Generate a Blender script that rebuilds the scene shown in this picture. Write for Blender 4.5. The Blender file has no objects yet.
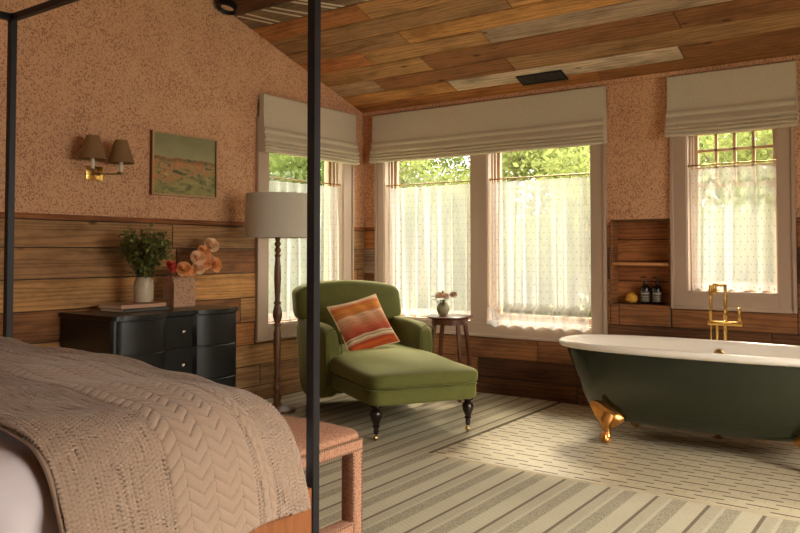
import bpy, bmesh, math, random
import numpy as np
from mathutils import Vector, Matrix, Euler, noise
PI = math.pi
random.seed(7)
R = random.Random(11)
scene = bpy.context.scene
col = scene.collection

# ------------------------------------------------------------------ helpers
def lin(c):
    c = c / 255.0
    return c / 12.92 if c <= 0.04045 else ((c + 0.055) / 1.055) ** 2.4
def rgb(r, g, b): return (lin(r), lin(g), lin(b), 1.0)

class NT:
    """small wrapper to write node trees tersely"""
    def __init__(s, name):
        s.m = bpy.data.materials.new(name); s.m.use_nodes = True
        s.t = s.m.node_tree; s.n = s.t.nodes; s.l = s.t.links
        s.b = s.n['Principled BSDF']; s.out = s.n['Material Output']
    def node(s, typ, **kw):
        n = s.n.new(typ)
        for k, v in kw.items(): setattr(n, k, v)
        return n
    def link(s, a, b): s.l.new(a, b)
    def setin(s, sock, v):
        if isinstance(v, bpy.types.NodeSocket): s.l.new(v, sock)
        else: sock.default_value = v
    def math(s, op, a, b=0.0, c=None, clamp=False):
        n = s.n.new('ShaderNodeMath'); n.operation = op; n.use_clamp = clamp
        s.setin(n.inputs[0], a); s.setin(n.inputs[1], b)
        if c is not None: s.setin(n.inputs[2], c)
        return n.outputs[0]
    def mix(s, f, a, b, mode='MIX'):
        n = s.n.new('ShaderNodeMix'); n.data_type = 'RGBA'; n.blend_type = mode
        s.setin(n.inputs[0], f); s.setin(n.inputs[6], a); s.setin(n.inputs[7], b)
        return n.outputs[2]
    def ramp(s, f, stops, interp='LINEAR'):
        n = s.n.new('ShaderNodeValToRGB'); cr = n.color_ramp; cr.interpolation = interp
        while len(cr.elements) < len(stops): cr.elements.new(0.5)
        for e, (p, c) in zip(cr.elements, stops):
            e.position = p; e.color = c if len(c) == 4 else (*c, 1)
        s.setin(n.inputs[0], f); return n.outputs[0]
    def noise(s, vec, scale, detail=4, rough=.55, dist=0.0):
        n = s.n.new('ShaderNodeTexNoise'); s.setin(n.inputs['Vector'], vec)
        n.inputs['Scale'].default_value = scale; n.inputs['Detail'].default_value = detail
        n.inputs['Roughness'].default_value = rough; n.inputs['Distortion'].default_value = dist
        return n.outputs[0]
    def voro(s, vec, scale, feature='F1', out='Distance'):
        n = s.n.new('ShaderNodeTexVoronoi'); n.feature = feature; s.setin(n.inputs['Vector'], vec)
        n.inputs['Scale'].default_value = scale; return n.outputs[out]
    def mapping(s, vec, scale=(1, 1, 1), rot=(0, 0, 0), loc=(0, 0, 0)):
        n = s.n.new('ShaderNodeMapping'); s.setin(n.inputs[0], vec)
        n.inputs['Scale'].default_value = scale; n.inputs['Rotation'].default_value = rot
        n.inputs['Location'].default_value = loc; return n.outputs[0]
    def coord(s, kind='Object'):
        return s.n.new('ShaderNodeTexCoord').outputs[kind]
    def xyz(s, v):
        n = s.n.new('ShaderNodeSeparateXYZ'); s.setin(n.inputs[0], v); return n.outputs
    def comb(s, x, y, z):
        n = s.n.new('ShaderNodeCombineXYZ')
        for i, v in enumerate((x, y, z)): s.setin(n.inputs[i], v)
        return n.outputs[0]
    def attr(s, name):
        n = s.n.new('ShaderNodeAttribute'); n.attribute_name = name; return n.outputs['Color']
    def bump(s, h, strength=.3, dist=.01):
        n = s.n.new('ShaderNodeBump'); s.setin(n.inputs['Height'], h)
        n.inputs['Strength'].default_value = strength; n.inputs['Distance'].default_value = dist
        s.link(n.outputs[0], s.b.inputs['Normal']); return n.outputs[0]
    def base(s, v): s.setin(s.b.inputs['Base Color'], v)
    def set(s, **kw):
        for k, v in kw.items(): s.setin(s.b.inputs[k.replace('_', ' ')], v)
        return s

def plain(name, c, rough=.5, metal=0.0, var=.12, vscale=30, bump=0.0, bscale=200, **kw):
    t = NT(name)
    co = t.coord()
    n = t.noise(co, vscale, 3)
    dark = tuple(x * (1 - var) for x in c[:3]) + (1,)
    lite = tuple(min(1, x * (1 + var)) for x in c[:3]) + (1,)
    t.base(t.mix(n, dark, lite)); t.set(Roughness=rough, Metallic=metal, **kw)
    if bump: t.bump(t.noise(co, bscale, 2), bump, .003)
    return t.m

def mesh_obj(name, me, mat=None, parent=None, world=True, smooth=True, angle=40):
    o = bpy.data.objects.new(name, me); col.objects.link(o)
    if mat: me.materials.append(mat)
    if smooth:
        me.polygons.foreach_set('use_smooth', [True] * len(me.polygons))
        if angle: me.set_sharp_from_angle(angle=math.radians(angle))
    if parent is not None:
        if world: me.transform(wm(parent).inverted())
        o.parent = parent
    return o
def wm(o):
    m = o.matrix_basis.copy()
    return wm(o.parent) @ m if o.parent else m
def obj(name, bm, mat=None, parent=None, world=True, smooth=True, angle=40):
    bmesh.ops.recalc_face_normals(bm, faces=bm.faces)
    me = bpy.data.meshes.new(name); bm.to_mesh(me); bm.free()
    return mesh_obj(name, me, mat, parent, world, smooth, angle)
def tag(o, label=None, cat=None, group=None, kind=None):
    if label: o['label'] = label
    if cat: o['category'] = cat
    if group: o['group'] = group
    if kind: o['kind'] = kind
    return o
def thing(name, label, cat, loc=(0, 0, 0), rz=0, group=None):
    o = bpy.data.objects.new(name, None); col.objects.link(o); o.empty_display_size = .1
    o.location = loc; o.rotation_euler = (0, 0, rz)
    return tag(o, label, cat, group)
def children(o): return [c for c in bpy.data.objects if c.parent == o]
def copy_tree(o, parent=None):
    c = o.copy(); col.objects.link(c); c.parent = parent
    for ch in children(o): copy_tree(ch, c)
    return c
def struct(name, bm, mat, parent=None, **kw):
    o = obj(name, bm, mat, parent, **kw)
    if parent is None: o['kind'] = 'structure'
    return o

def nb(): return bmesh.new()
def box(bm, x0, x1, y0, y1, z0, z1, M=None, bev=0.0, seg=2):
    v = [bm.verts.new((x, y, z)) for x in (x0, x1) for y in (y0, y1) for z in (z0, z1)]
    if M is not None:
        for p in v: p.co = M @ p.co
    fs = [bm.faces.new([v[i] for i in f]) for f in ((0, 1, 3, 2), (4, 6, 7, 5), (0, 4, 5, 1), (2, 3, 7, 6), (0, 2, 6, 4), (1, 5, 7, 3))]
    if bev:
        es = list({e for f in fs for e in f.edges})
        bmesh.ops.bevel(bm, geom=es, offset=bev, segments=seg, profile=.5, affect='EDGES')
    return bm
def sbox(bm, c, h, p=4, n=14, fn=None, M=None, pxy=None):
    """rounded box: centre c, half sizes h, roundness p; fn deforms the unit point -> local point"""
    vs = {}
    def vert(a, b, cc):
        k = (a, b, cc)
        if k not in vs:
            q = Vector((math.tan((a / n * 2 - 1) * PI / 4), math.tan((b / n * 2 - 1) * PI / 4), math.tan((cc / n * 2 - 1) * PI / 4)))
            ps = p if isinstance(p, tuple) else (p, p)
            rxy = (abs(q.x) ** ps[0] + abs(q.y) ** ps[0]) ** (1 / ps[0])
            L = (rxy ** ps[1] + abs(q.z) ** ps[1]) ** (1 / ps[1])
            q = q / L
            w = Vector((c[0] + q.x * h[0], c[1] + q.y * h[1], c[2] + q.z * h[2]))
            if fn: w = Vector(fn(q, w))
            if M is not None: w = M @ w
            vs[k] = bm.verts.new(w)
        return vs[k]
    for ax in range(3):
        for side in (0, n):
            for i in range(n):
                for j in range(n):
                    ks = []
                    for (u, v) in ((i, j), (i + 1, j), (i + 1, j + 1), (i, j + 1)):
                        k = [0, 0, 0]; k[ax] = side; k[(ax + 1) % 3] = u; k[(ax + 2) % 3] = v
                        ks.append(vert(*k))
                    bm.faces.new(ks if side else ks[::-1])
    return bm
def lathe(bm, prof, c=(0, 0, 0), n=24, M=None, cap=True):
    rings = []
    for r, z in prof:
        ring = []
        for i in range(n):
            a = 2 * PI * i / n
            w = Vector((c[0] + r * math.cos(a), c[1] + r * math.sin(a), c[2] + z))
            ring.append(bm.verts.new(M @ w if M is not None else w))
        rings.append(ring)
    for A, B in zip(rings, rings[1:]):
        for i in range(n): bm.faces.new((A[i], A[(i + 1) % n], B[(i + 1) % n], B[i]))
    if cap:
        bm.faces.new(rings[0][::-1]); bm.faces.new(rings[-1])
    return bm
def tube(bm, pts, r, n=10, cap=True, square=False):
    pts = [Vector(p) for p in pts]
    rr = r if isinstance(r, (list, tuple)) else [r] * len(pts)
    rings = []
    up = None
    for i, p in enumerate(pts):
        d = (pts[min(i + 1, len(pts) - 1)] - pts[max(i - 1, 0)]).normalized()
        if up is None:
            up = Vector((0, 0, 1)) if abs(d.z) < .9 else Vector((0, 1, 0))
        a = d.cross(up).normalized(); b = a.cross(d).normalized(); up = b
        rings.append([bm.verts.new(p + (a * math.cos(2 * PI * k / n) + b * math.sin(2 * PI * k / n)) * rr[i]) for k in range(n)])
    for A, B in zip(rings, rings[1:]):
        for i in range(n): bm.faces.new((A[i], A[(i + 1) % n], B[(i + 1) % n], B[i]))
    if cap:
        bm.faces.new(rings[0][::-1]); bm.faces.new(rings[-1])
    return bm
def prism(bm, poly, fn0, fn1):
    """poly of 2d points; fn0/fn1 map a 2d point to 3d for the two ends"""
    A = [bm.verts.new(fn0(p)) for p in poly]; B = [bm.verts.new(fn1(p)) for p in poly]
    n = len(poly)
    for i in range(n): bm.faces.new((A[i], A[(i + 1) % n], B[(i + 1) % n], B[i]))
    bm.faces.new(A[::-1]); bm.faces.new(B)
    return bm
def interp(x, pts):
    if x <= pts[0][0]: return pts[0][1]
    for (a, b), (c, d) in zip(pts, pts[1:]):
        if x <= c:
            return b + (d - b) * (x - a) / (c - a)
    return pts[-1][1]
def catmull(P, k=8):
    P = [Vector(p) for p in P]; out = []
    for i in range(len(P) - 1):
        p0 = P[max(i - 1, 0)]; p1 = P[i]; p2 = P[i + 1]; p3 = P[min(i + 2, len(P) - 1)]
        for j in range(k):
            t = j / k
            out.append(.5 * ((2 * p1) + (p2 - p0) * t + (2 * p0 - 5 * p1 + 4 * p2 - p3) * t * t + (3 * p1 - p0 - 3 * p2 + p3) * t ** 3))
    out.append(P[-1]); return out

# planks: list of (corner, du, dv, normal, colour): one mesh with colour attribute + UVs in metres
class Planks:
    def __init__(s): s.v = []; s.f = []; s.uv = []; s.c = []
    def add(s, o, u, v, nrm, c, gap=.003, th=.012, uvoff=None):
        o, u, v, nrm = Vector(o), Vector(u), Vector(v), Vector(nrm)
        lu, lv = u.length, v.length
        if lu < .01 or lv < .01: return
        eu, ev = u.normalized(), v.normalized()
        ou, ov = (R.uniform(0, 50), R.uniform(0, 50)) if uvoff is None else uvoff
        g = gap; b = .004
        # inner raised face + chamfer skirt
        base = len(s.v)
        P = [(g, g), (lu - g, g), (lu - g, lv - g), (g, lv - g)]
        Q = [(g + b, g + b), (lu - g - b, g + b), (lu - g - b, lv - g - b), (g + b, lv - g - b)]
        for a, c_ in P: s.v.append(o + eu * a + ev * c_)
        for a, c_ in P: s.v.append(o + eu * a + ev * c_ + nrm * (th - b))
        for a, c_ in Q: s.v.append(o + eu * a + ev * c_ + nrm * th)
        uvs = [(ou + a, ov + c_) for a, c_ in P] * 2 + [(ou + a, ov + c_) for a, c_ in Q]
        fl = [(8, 9, 10, 11)] + [(i, (i + 1) % 4, 4 + (i + 1) % 4, 4 + i) for i in range(4)] + [(4 + i, 4 + (i + 1) % 4, 8 + (i + 1) % 4, 8 + i) for i in range(4)]
        for f in fl:
            s.f.append(tuple(base + i for i in f))
            s.uv += [uvs[i] for i in f]; s.c += [c] * 4
    def build(s, name, mat, parent=None):
        me = bpy.data.meshes.new(name); me.from_pydata([tuple(p) for p in s.v], [], s.f); me.update()
        uvl = me.uv_layers.new(name='UVMap'); uvl.data.foreach_set('uv', [x for p in s.uv for x in p])
        ca = me.color_attributes.new('tone', 'FLOAT_COLOR', 'CORNER')
        ca.data.foreach_set('color', [x for p in s.c for x in (*p[:3], 1)])
        o = mesh_obj(name, me, mat, parent, smooth=False)
        if parent is None: o['kind'] = 'structure'
        return o

# ------------------------------------------------------------------ materials
def wood_plank_mat(name, grain=.55, rough=.75):
    t = NT(name); uv = t.coord('UV'); tone = t.attr('tone')
    g1 = t.noise(t.mapping(uv, (2.2, 17, 1)), 1.6, 7, .68, 2.2)
    g2 = t.noise(t.mapping(uv, (7, 70, 1)), 1.5, 4, .7, .8)
    blot = t.noise(t.mapping(uv, (1.2, 3, 1)), 1.7, 4, .6)
    # long cathedral grain
    w = t.node('ShaderNodeTexWave', wave_type='BANDS', bands_direction='Y')
    t.link(t.mapping(uv, (.5, 6, 1)), w.inputs['Vector']); w.inputs['Scale'].default_value = 1.6
    w.inputs['Distortion'].default_value = 14; w.inputs['Detail'].default_value = 3; w.inputs['Detail Scale'].default_value = 1.1
    f = t.math('ADD', t.math('MULTIPLY', g1, .5), t.math('MULTIPLY', g2, .25))
    f = t.math('ADD', f, t.math('MULTIPLY', w.outputs[1], .3))
    k = t.ramp(f, [(.34, (.62, .58, .54)), (.50, (.96, .95, .94)), (.68, (1.18, 1.16, 1.12))])
    c = t.mix(grain + .25, tone, k, 'MULTIPLY')
    kb = t.ramp(blot, [(.34, (.52, .46, .41)), (.52, (1, 1, 1)), (.68, (1.28, 1.2, 1.1))])
    c = t.mix(.8, c, kb, 'MULTIPLY')
    # knots and nail holes
    kn = t.voro(t.mapping(uv, (1.3, 3.2, 1)), 1.7)
    kf = t.ramp(kn, [(.0, (.12, .08, .05)), (.045, (.25, .17, .12)), (.1, (1, 1, 1))])
    c = t.mix(.85, c, kf, 'MULTIPLY')
    nh = t.voro(t.mapping(uv, (2.4, 12, 1)), 1.4)
    c = t.mix(.8, c, t.ramp(nh, [(.0, (.15, .1, .08)), (.028, (.2, .14, .1)), (.045, (1, 1, 1))]), 'MULTIPLY')
    t.base(c); t.set(Roughness=rough, Specular_IOR_Level=.3)
    t.bump(f, .25, .006)
    return t.m
M_plank = wood_plank_mat('reclaimed_wood')

def wallpaper():
    t = NT('wallpaper'); co = t.coord('Object')
    dn = t.node('ShaderNodeTexNoise'); t.link(co, dn.inputs['Vector']); dn.inputs['Scale'].default_value = 34; dn.inputs['Detail'].default_value = 2
    w = t.mix(.035, co, dn.outputs['Color'], 'ADD')
    v1 = t.voro(t.mapping(w, (1, 1, .66), (.6, .5, .4)), 84)
    v2 = t.voro(t.mapping(w, (.7, 1.2, 1), (.2, .9, .1)), 105)
    dens = t.noise(co, 5.5, 3, .6)
    th = t.math('ADD', .22, t.math('MULTIPLY', dens, .42))
    m1 = t.math('SMOOTH_MIN', t.math('MULTIPLY', t.math('SUBTRACT', th, v1), 9, clamp=True), 1.0, .01)
    th2 = t.math('MULTIPLY', dens, .42)
    m2 = t.math('MULTIPLY', t.math('SUBTRACT', th2, v2), 7, clamp=True)
    m = t.math('MAXIMUM', m1, t.math('MULTIPLY', m2, .8))
    basec = t.mix(t.noise(co, 3, 2), rgb(212, 162, 124), rgb(226, 178, 138))
    t.base(t.mix(t.math('MULTIPLY', m, .62), basec, rgb(124, 66, 44)))
    t.set(Roughness=.85, Specular_IOR_Level=.2); return t.m
M_paper = wallpaper()
def wave_pt(t, v, p, off=0.0):  # fractional part of (v+off)/p
    return t.math('FRACT', t.math('DIVIDE', t.math('ADD', v, off), p))

def carpet_mat():
    t = NT('carpet'); co = t.coord('Object'); X = t.xyz(co)
    ph = wave_pt(t, X[0], .2475, -2.70 + 24.75)
    dark, light, mid, grey = rgb(112, 100, 82), rgb(180, 168, 142), rgb(170, 158, 134), rgb(156, 146, 124)
    c = t.ramp(ph, [(0, dark), (.06, mid), (.27, light), (.34, grey), (.62, light), (.93, light), (.99, dark)], 'CONSTANT')
    # woven flecks, stronger in the grey band
    fl = t.noise(t.mapping(co, (1, .45, 1)), 330, 2, .7)
    isg = t.ramp(ph, [(0, (.2, .2, .2)), (.075, (.45, .45, .45)), (.27, (.12,) * 3), (.34, (1, 1, 1)), (.62, (.18,) * 3)], 'CONSTANT')
    c = t.mix(t.math('MULTIPLY', isg, .75), c, t.ramp(fl, [(.42, (.42, .41, .38)), (.5, (.95, .95, .95)), (.60, (1.35, 1.33, 1.25))]), 'MULTIPLY')
    # herringbone lines across
    hb = wave_pt(t, t.math('ADD', X[1], t.math('MULTIPLY', X[0], .55)), .03)
    hl = t.math('LESS_THAN', hb, .18)
    c = t.mix(t.math('MULTIPLY', hl, .22), c, rgb(120, 110, 92))
    c = t.mix(.35, c, t.ramp(t.noise(co, 2.2, 3), [(.3, (.8, .8, .8)), (.7, (1.1, 1.1, 1.1))]), 'MULTIPLY')
    # bound edges of the cut-out for the tiled floor
    edge = t.math('MULTIPLY', t.math('GREATER_THAN', X[0], 2.045), t.math('GREATER_THAN', X[1], -1.96))
    c = t.mix(edge, c, rgb(96, 84, 66))
    e2 = t.math('MULTIPLY', t.math('GREATER_THAN', X[1], -1.985), t.math('GREATER_THAN', X[0], 2.08))
    c = t.mix(e2, c, rgb(176, 160, 132))
    t.base(c); t.set(Roughness=.95, Specular_IOR_Level=.1)
    ribs = t.math('ADD', fl, t.math('MULTIPLY', t.ramp(ph, [(0, (0, 0, 0)), (.075, (.6,) * 3), (.34, (.2,) * 3), (.62, (.8,) * 3), (.97, (0,) * 3)], 'CONSTANT'), 2))
    t.bump(ribs, .35, .004); return t.m
M_carpet = carpet_mat()
def tile_mat():
    t = NT('floor_tile'); co = t.coord('Object'); X = t.xyz(co)
    rowf = t.math('DIVIDE', t.math('ADD', X[1], 20.0), .066)
    row = t.math('FLOOR', rowf); fy = t.math('FRACT', rowf)
    off = t.math('MULTIPLY', t.math('FRACT', t.math('MULTIPLY', row, .5)), .245)
    fx = t.math('FRACT', t.math('DIVIDE', t.math('ADD', t.math('ADD', X[0], off), 9.80 - .035), .245))
    slot = t.math('MULTIPLY', t.math('LESS_THAN', fx, .6), t.math('LESS_THAN', fy, .20))
    joint = t.math('MULTIPLY', t.math('GREATER_THAN', fx, .78), t.math('LESS_THAN', fx, .805))
    n = t.noise(t.mapping(co, (1, 1, 1)), 3.3, 4)
    base = t.mix(n, rgb(172, 156, 126), rgb(198, 183, 152))
    cell = t.node('ShaderNodeTexWhiteNoise', noise_dimensions='2D')
    t.link(t.comb(t.math('FLOOR', t.math('DIVIDE', t.math('ADD', X[0], off), .1225)), row, 0), cell.inputs['Vector'])
    base = t.mix(t.math('MULTIPLY', cell.outputs['Value'], .25), base, rgb(152, 132, 100))
    c = t.mix(t.math('MULTIPLY', slot, .97), base, rgb(66, 46, 28))
    c = t.mix(t.math('MULTIPLY', joint, .35), c, rgb(110, 90, 62))
    t.base(c); t.set(Roughness=t.math('ADD', .33, t.math('MULTIPLY', slot, .4)), Specular_IOR_Level=.5)
    t.bump(t.math('SUBTRACT', 1.0, t.math('MAXIMUM', slot, joint)), .4, .003); return t.m
M_tile = tile_mat()

M_casing = plain('window_casing_paint', rgb(186, 160, 138), .45, var=.05, vscale=4)
M_sash = plain('sash_wood', rgb(200, 166, 132), .5, var=.12, vscale=8)
M_lead = plain('muntin_paint', rgb(196, 164, 124), .5, var=.08)
def glass_mat():
    t = NT('window_glass')
    tr = t.node('ShaderNodeBsdfTransparent'); tr.inputs[0].default_value = (.97, .98, .97, 1)
    gl = t.node('ShaderNodeBsdfGlossy'); gl.inputs['Roughness'].default_value = .02
    lw = t.node('ShaderNodeLayerWeight'); fac = t.math('ADD', .02, t.math('MULTIPLY', t.math('POWER', lw.outputs['Facing'], 4.0), .5))
    mx = t.node('ShaderNodeMixShader'); t.link(fac, mx.inputs[0]); t.link(tr.outputs[0], mx.inputs[1]); t.link(gl.outputs[0], mx.inputs[2])
    t.link(mx.outputs[0], t.out.inputs[0]); return t.m
M_glass = glass_mat()
def sheer_mat():
    t = NT('sheer_curtain'); uv = t.coord('UV'); X = t.xyz(uv)
    # woven dots: small sprigs in a staggered grid
    row = t.math('FLOOR', t.math('DIVIDE', X[1], .055))
    off = t.math('MULTIPLY', t.math('FRACT', t.math('MULTIPLY', row, .5)), .06)
    fx = t.math('SUBTRACT', t.math('FRACT', t.math('DIVIDE', t.math('ADD', X[0], off), .06)), .5)
    fy = t.math('SUBTRACT', t.math('FRACT', t.math('DIVIDE', X[1], .055)), .5)
    d = t.math('SQRT', t.math('ADD', t.math('MULTIPLY', fx, fx), t.math('MULTIPLY', fy, fy)))
    dot = t.math('LESS_THAN', d, .095)
    hem = t.math('LESS_THAN', X[1], .05)
    tr = t.node('ShaderNodeBsdfTransparent')
    tl = t.node('ShaderNodeBsdfTranslucent'); df = t.node('ShaderNodeBsdfDiffuse')
    cc = t.mix(dot, rgb(232, 231, 226), rgb(144, 146, 132))
    t.link(cc, tl.inputs[0]); t.link(cc, df.inputs[0])
    m1 = t.node('ShaderNodeMixShader'); m1.inputs[0].default_value = .72; t.link(tl.outputs[0], m1.inputs[1]); t.link(df.outputs[0], m1.inputs[2])
    m2 = t.node('ShaderNodeMixShader')
    a = t.math('ADD', .58, t.math('ADD', t.math('MULTIPLY', dot, .3), t.math('MULTIPLY', hem, .2)), clamp=True)
    wv = t.noise(t.mapping(uv, (60, 8, 1)), 4, 2)
    a = t.math('ADD', a, t.math('MULTIPLY', t.math('SUBTRACT', wv, .5), .25), clamp=True)
    lw = t.node('ShaderNodeLayerWeight'); lw.inputs[0].default_value = .5
    a = t.math('ADD', a, t.math('MULTIPLY', t.math('SUBTRACT', lw.outputs['Facing'], .2), .65), clamp=True)
    t.link(a, m2.inputs[0]); t.link(tr.outputs[0], m2.inputs[1]); t.link(m1.outputs[0], m2.inputs[2])
    t.link(m2.outputs[0], t.out.inputs[0]); return t.m
M_sheer = sheer_mat()
def linen(name, c, sc=900, var=.12, rough=.9, bmp=.25):
    t = NT(name); co = t.coord()
    a = t.noise(t.mapping(co, (1, 1, .12)), sc, 2, .7); b = t.noise(t.mapping(co, (.12, .12, 1)), sc, 2, .7)
    f = t.math('MULTIPLY', t.math('ADD', a, b), .5)
    lo = tuple(x * (1 - var * 1.6) for x in c[:3]) + (1,); hi = tuple(min(1, x * (1 + var * 1.3)) for x in c[:3]) + (1,)
    t.base(t.ramp(f, [(.38, lo), (.62, hi)])); t.set(Roughness=rough, Specular_IOR_Level=.15)
    t.bump(f, bmp, .002); return t.m
M_linen = linen('roman_shade_linen', rgb(206, 192, 170), 500, .08)
M_brass = plain('brass', (.86, .56, .16, 1), .22, 1.0, var=.12, vscale=20)
M_oldbrass = plain('aged_brass', (.36, .24, .10, 1), .35, 1.0, var=.25, vscale=30)
M_gold = plain('gold_foot', (.60, .28, .08, 1), .32, 1.0, var=.35, vscale=40, bump=.6, bscale=70)
M_blacksteel = plain('black_bed_steel', rgb(34, 30, 33), .42, 0.3, var=.15)
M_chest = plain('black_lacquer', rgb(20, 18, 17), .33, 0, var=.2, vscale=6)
M_chrome = plain('silver', (.75, .72, .68, 1), .2, 1.0, var=.05)
def turned_wood(name, c1, c2, rough=.35):
    t = NT(name); co = t.coord()
    f = t.noise(t.mapping(co, (14, 14, 1.2)), 4, 5, .6, .6)
    t.base(t.ramp(f, [(.3, c1), (.7, c2)])); t.set(Roughness=rough); t.bump(f, .1, .002); return t.m
M_lampwood = turned_wood('turned_lamp_wood', rgb(74, 44, 24), rgb(132, 88, 52), .4)
M_tablewood = turned_wood('table_wood', rgb(66, 34, 18), rgb(118, 66, 36), .3)
M_legwood = turned_wood('dark_leg_wood', rgb(16, 10, 8), rgb(40, 24, 16), .25)
M_bedwood = turned_wood('bed_base_wood', rgb(122, 68, 30), rgb(154, 90, 44), .5)
M_lampshade = linen('lamp_shade_linen', rgb(206, 198, 180), 420, .05)
M_sconceshade = linen('sconce_shade_linen', rgb(142, 110, 74), 500, .07)
M_candle = plain('candle_tube', rgb(226, 214, 190), .4, var=.03)
def velvet():
    t = NT('green_velvet'); co = t.coord()
    n = t.noise(co, 5, 4, .6, .8); n2 = t.noise(co, 300, 2)
    c = t.mix(n, rgb(74, 73, 32), rgb(100, 98, 47))
    c = t.mix(t.math('MULTIPLY', n2, .2), c, rgb(130, 134, 66))
    t.base(c); t.set(Roughness=.75, Specular_IOR_Level=.2, Sheen_Weight=.7, Sheen_Roughness=.35, Sheen_Tint=rgb(200, 196, 130))
    t.bump(t.noise(co, 26, 3), .06, .01); return t.m
M_velvet = velvet()
def kilim():
    t = NT('kilim_pillow'); uv = t.coord('UV'); X = t.xyz(uv)
    wob = t.math('MULTIPLY', t.math('SUBTRACT', t.noise(uv, 4, 4), .5), .05)
    v = t.math('ADD', X[1], wob)
    c = t.ramp(v, [(0, rgb(176, 78, 36)), (.07, rgb(196, 92, 44)), (.13, rgb(150, 60, 36)), (.2, rgb(214, 190, 150)), (.225, rgb(120, 100, 84)), (.245, rgb(214, 190, 150)), (.275, rgb(150, 62, 44)), (.38, rgb(178, 92, 60)), (.50, rgb(192, 128, 92)), (.60, rgb(206, 156, 118)), (.66, rgb(216, 176, 140)), (.69, rgb(196, 118, 66)), (.80, rgb(212, 138, 62)), (.88, rgb(206, 112, 56)), (.94, rgb(222, 190, 150))])
    c = t.mix(.7, c, t.ramp(t.noise(t.mapping(uv, (1.6, 34, 1)), 2, 4, .7), [(.36, (.55, .5, .5)), (.5, (.95, .92, .9)), (.64, (1.25, 1.22, 1.2))]), 'MULTIPLY')
    f = t.noise(t.mapping(uv, (90, 200, 1)), 2, 2)
    t.base(c); t.set(Roughness=.9, Specular_IOR_Level=.1); t.bump(f, .3, .003); return t.m
M_kilim = kilim()
M_cream = linen('cream_trim', rgb(222, 200, 160), 400)
def tub_paint():
    t = NT('green_enamel'); co = t.coord()
    t.base(t.mix(t.noise(co, 6, 4), rgb(20, 27, 13), rgb(31, 37, 19))); t.set(Roughness=.22, Coat_Weight=.4, Coat_Roughness=.1)
    t.bump(t.noise(t.mapping(co, (1, 1, 3)), 9, 3), .05, .01); return t.m
M_tubgreen = tub_paint()
M_tubwhite = plain('white_enamel', rgb(232, 222, 208), .12, var=.03, vscale=3)
M_sheet = plain('white_bedding', rgb(206, 192, 194), .85, var=.04, vscale=6, bump=.1, bscale=60)
def wool():
    t = NT('knitted_wool'); co = t.coord()
    n = t.noise(co, 700, 2); n2 = t.noise(co, 6, 2)
    c = t.mix(n, rgb(142, 118, 100), rgb(182, 156, 136)); c = t.mix(t.math('MULTIPLY', n2, .3), c, rgb(168, 134, 106))
    t.base(c); t.set(Roughness=.95, Specular_IOR_Level=.1, Sheen_Weight=.2); t.bump(n, .3, .001); return t.m
M_wool = wool()
def bench_fabric():
    t = NT('bench_fabric'); co = t.coord()
    mp = t.mapping(co, (1, 1, 1), (PI / 4, PI / 4, PI / 4))
    v = t.voro(mp, 95); f = t.math('LESS_THAN', v, .40)
    t.base(t.mix(t.math('MULTIPLY', f, .6), rgb(172, 126, 100), rgb(132, 84, 66))); t.set(Roughness=.8, Specular_IOR_Level=.15)
    t.bump(v, .2, .003); return t.m
M_bench = bench_fabric()
M_nail = plain('nailhead', (.20, .13, .08, 1), .35, .9)
M_leaf = plain('leaf_green', rgb(112, 116, 58), .5, var=.4, vscale=25, Subsurface_Weight=0.0)
M_leafpale = plain('leaf_pale_green', rgb(158, 168, 92), .5, var=.25, vscale=30)
M_stem = plain('stem_green', rgb(76, 84, 40), .6)
M_peach = plain('peach_petal', rgb(255, 186, 128), .6, var=.2, vscale=30)
M_pale = plain('pale_peach_petal', rgb(255, 214, 178), .6, var=.1, vscale=30)
M_pink = plain('dusty_pink_petal', rgb(250, 216, 196), .6, var=.2, vscale=40)
M_red = plain('coral_petal', rgb(206, 82, 62), .6, var=.2, vscale=30)
def ceramic(name, c1, c2, sc=14, rough=.35):
    t = NT(name); co = t.coord(); f = t.noise(t.mapping(co, (1, 1, .5)), sc, 5, .65)
    t.base(t.ramp(f, [(.35, c1), (.65, c2)])); t.set(Roughness=rough); t.bump(f, .1, .003); return t.m
M_vase = ceramic('glazed_ceramic', rgb(164, 144, 118), rgb(198, 182, 156))
M_smallvase = ceramic('grey_ceramic', rgb(116, 110, 82), rgb(160, 152, 120), 20)
def vessel_mat():
    t = NT('textured_clay'); co = t.coord(); v = t.voro(co, 60); f = t.noise(co, 40, 3)
    h = t.math('ADD', v, f)
    t.base(t.ramp(h, [(.5, rgb(126, 84, 62)), (1.1, rgb(190, 148, 118))])); t.set(Roughness=.85); t.bump(h, .5, .006); return t.m
M_vessel = vessel_mat()
M_bookpink = plain('pale_pink_cover', rgb(190, 146, 118), .5, var=.04)
M_bookdark = plain('dark_book_cover', rgb(74, 68, 60), .5, var=.08)
M_paperedge = plain('page_edges', rgb(222, 204, 176), .8, var=.08, vscale=120)
M_bottle = plain('dark_amber_bottle', rgb(24, 16, 12), .15, var=.1)
M_label = plain('bottle_label', rgb(90, 82, 66), .6, var=.1)
M_labelline = plain('label_print', rgb(196, 186, 160), .6)
M_sponge = plain('yellow_sponge', rgb(214, 158, 52), .8, var=.3, vscale=60, bump=.5, bscale=80)
M_blackmetal = plain('black_vent_metal', rgb(22, 20, 18), .5, .2)
M_frame = turned_wood('picture_frame_wood', rgb(176, 134, 92), rgb(206, 168, 122), .45)
M_frameside = turned_wood('frame_side_wood', rgb(104, 52, 22), rgb(134, 72, 32), .4)
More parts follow.
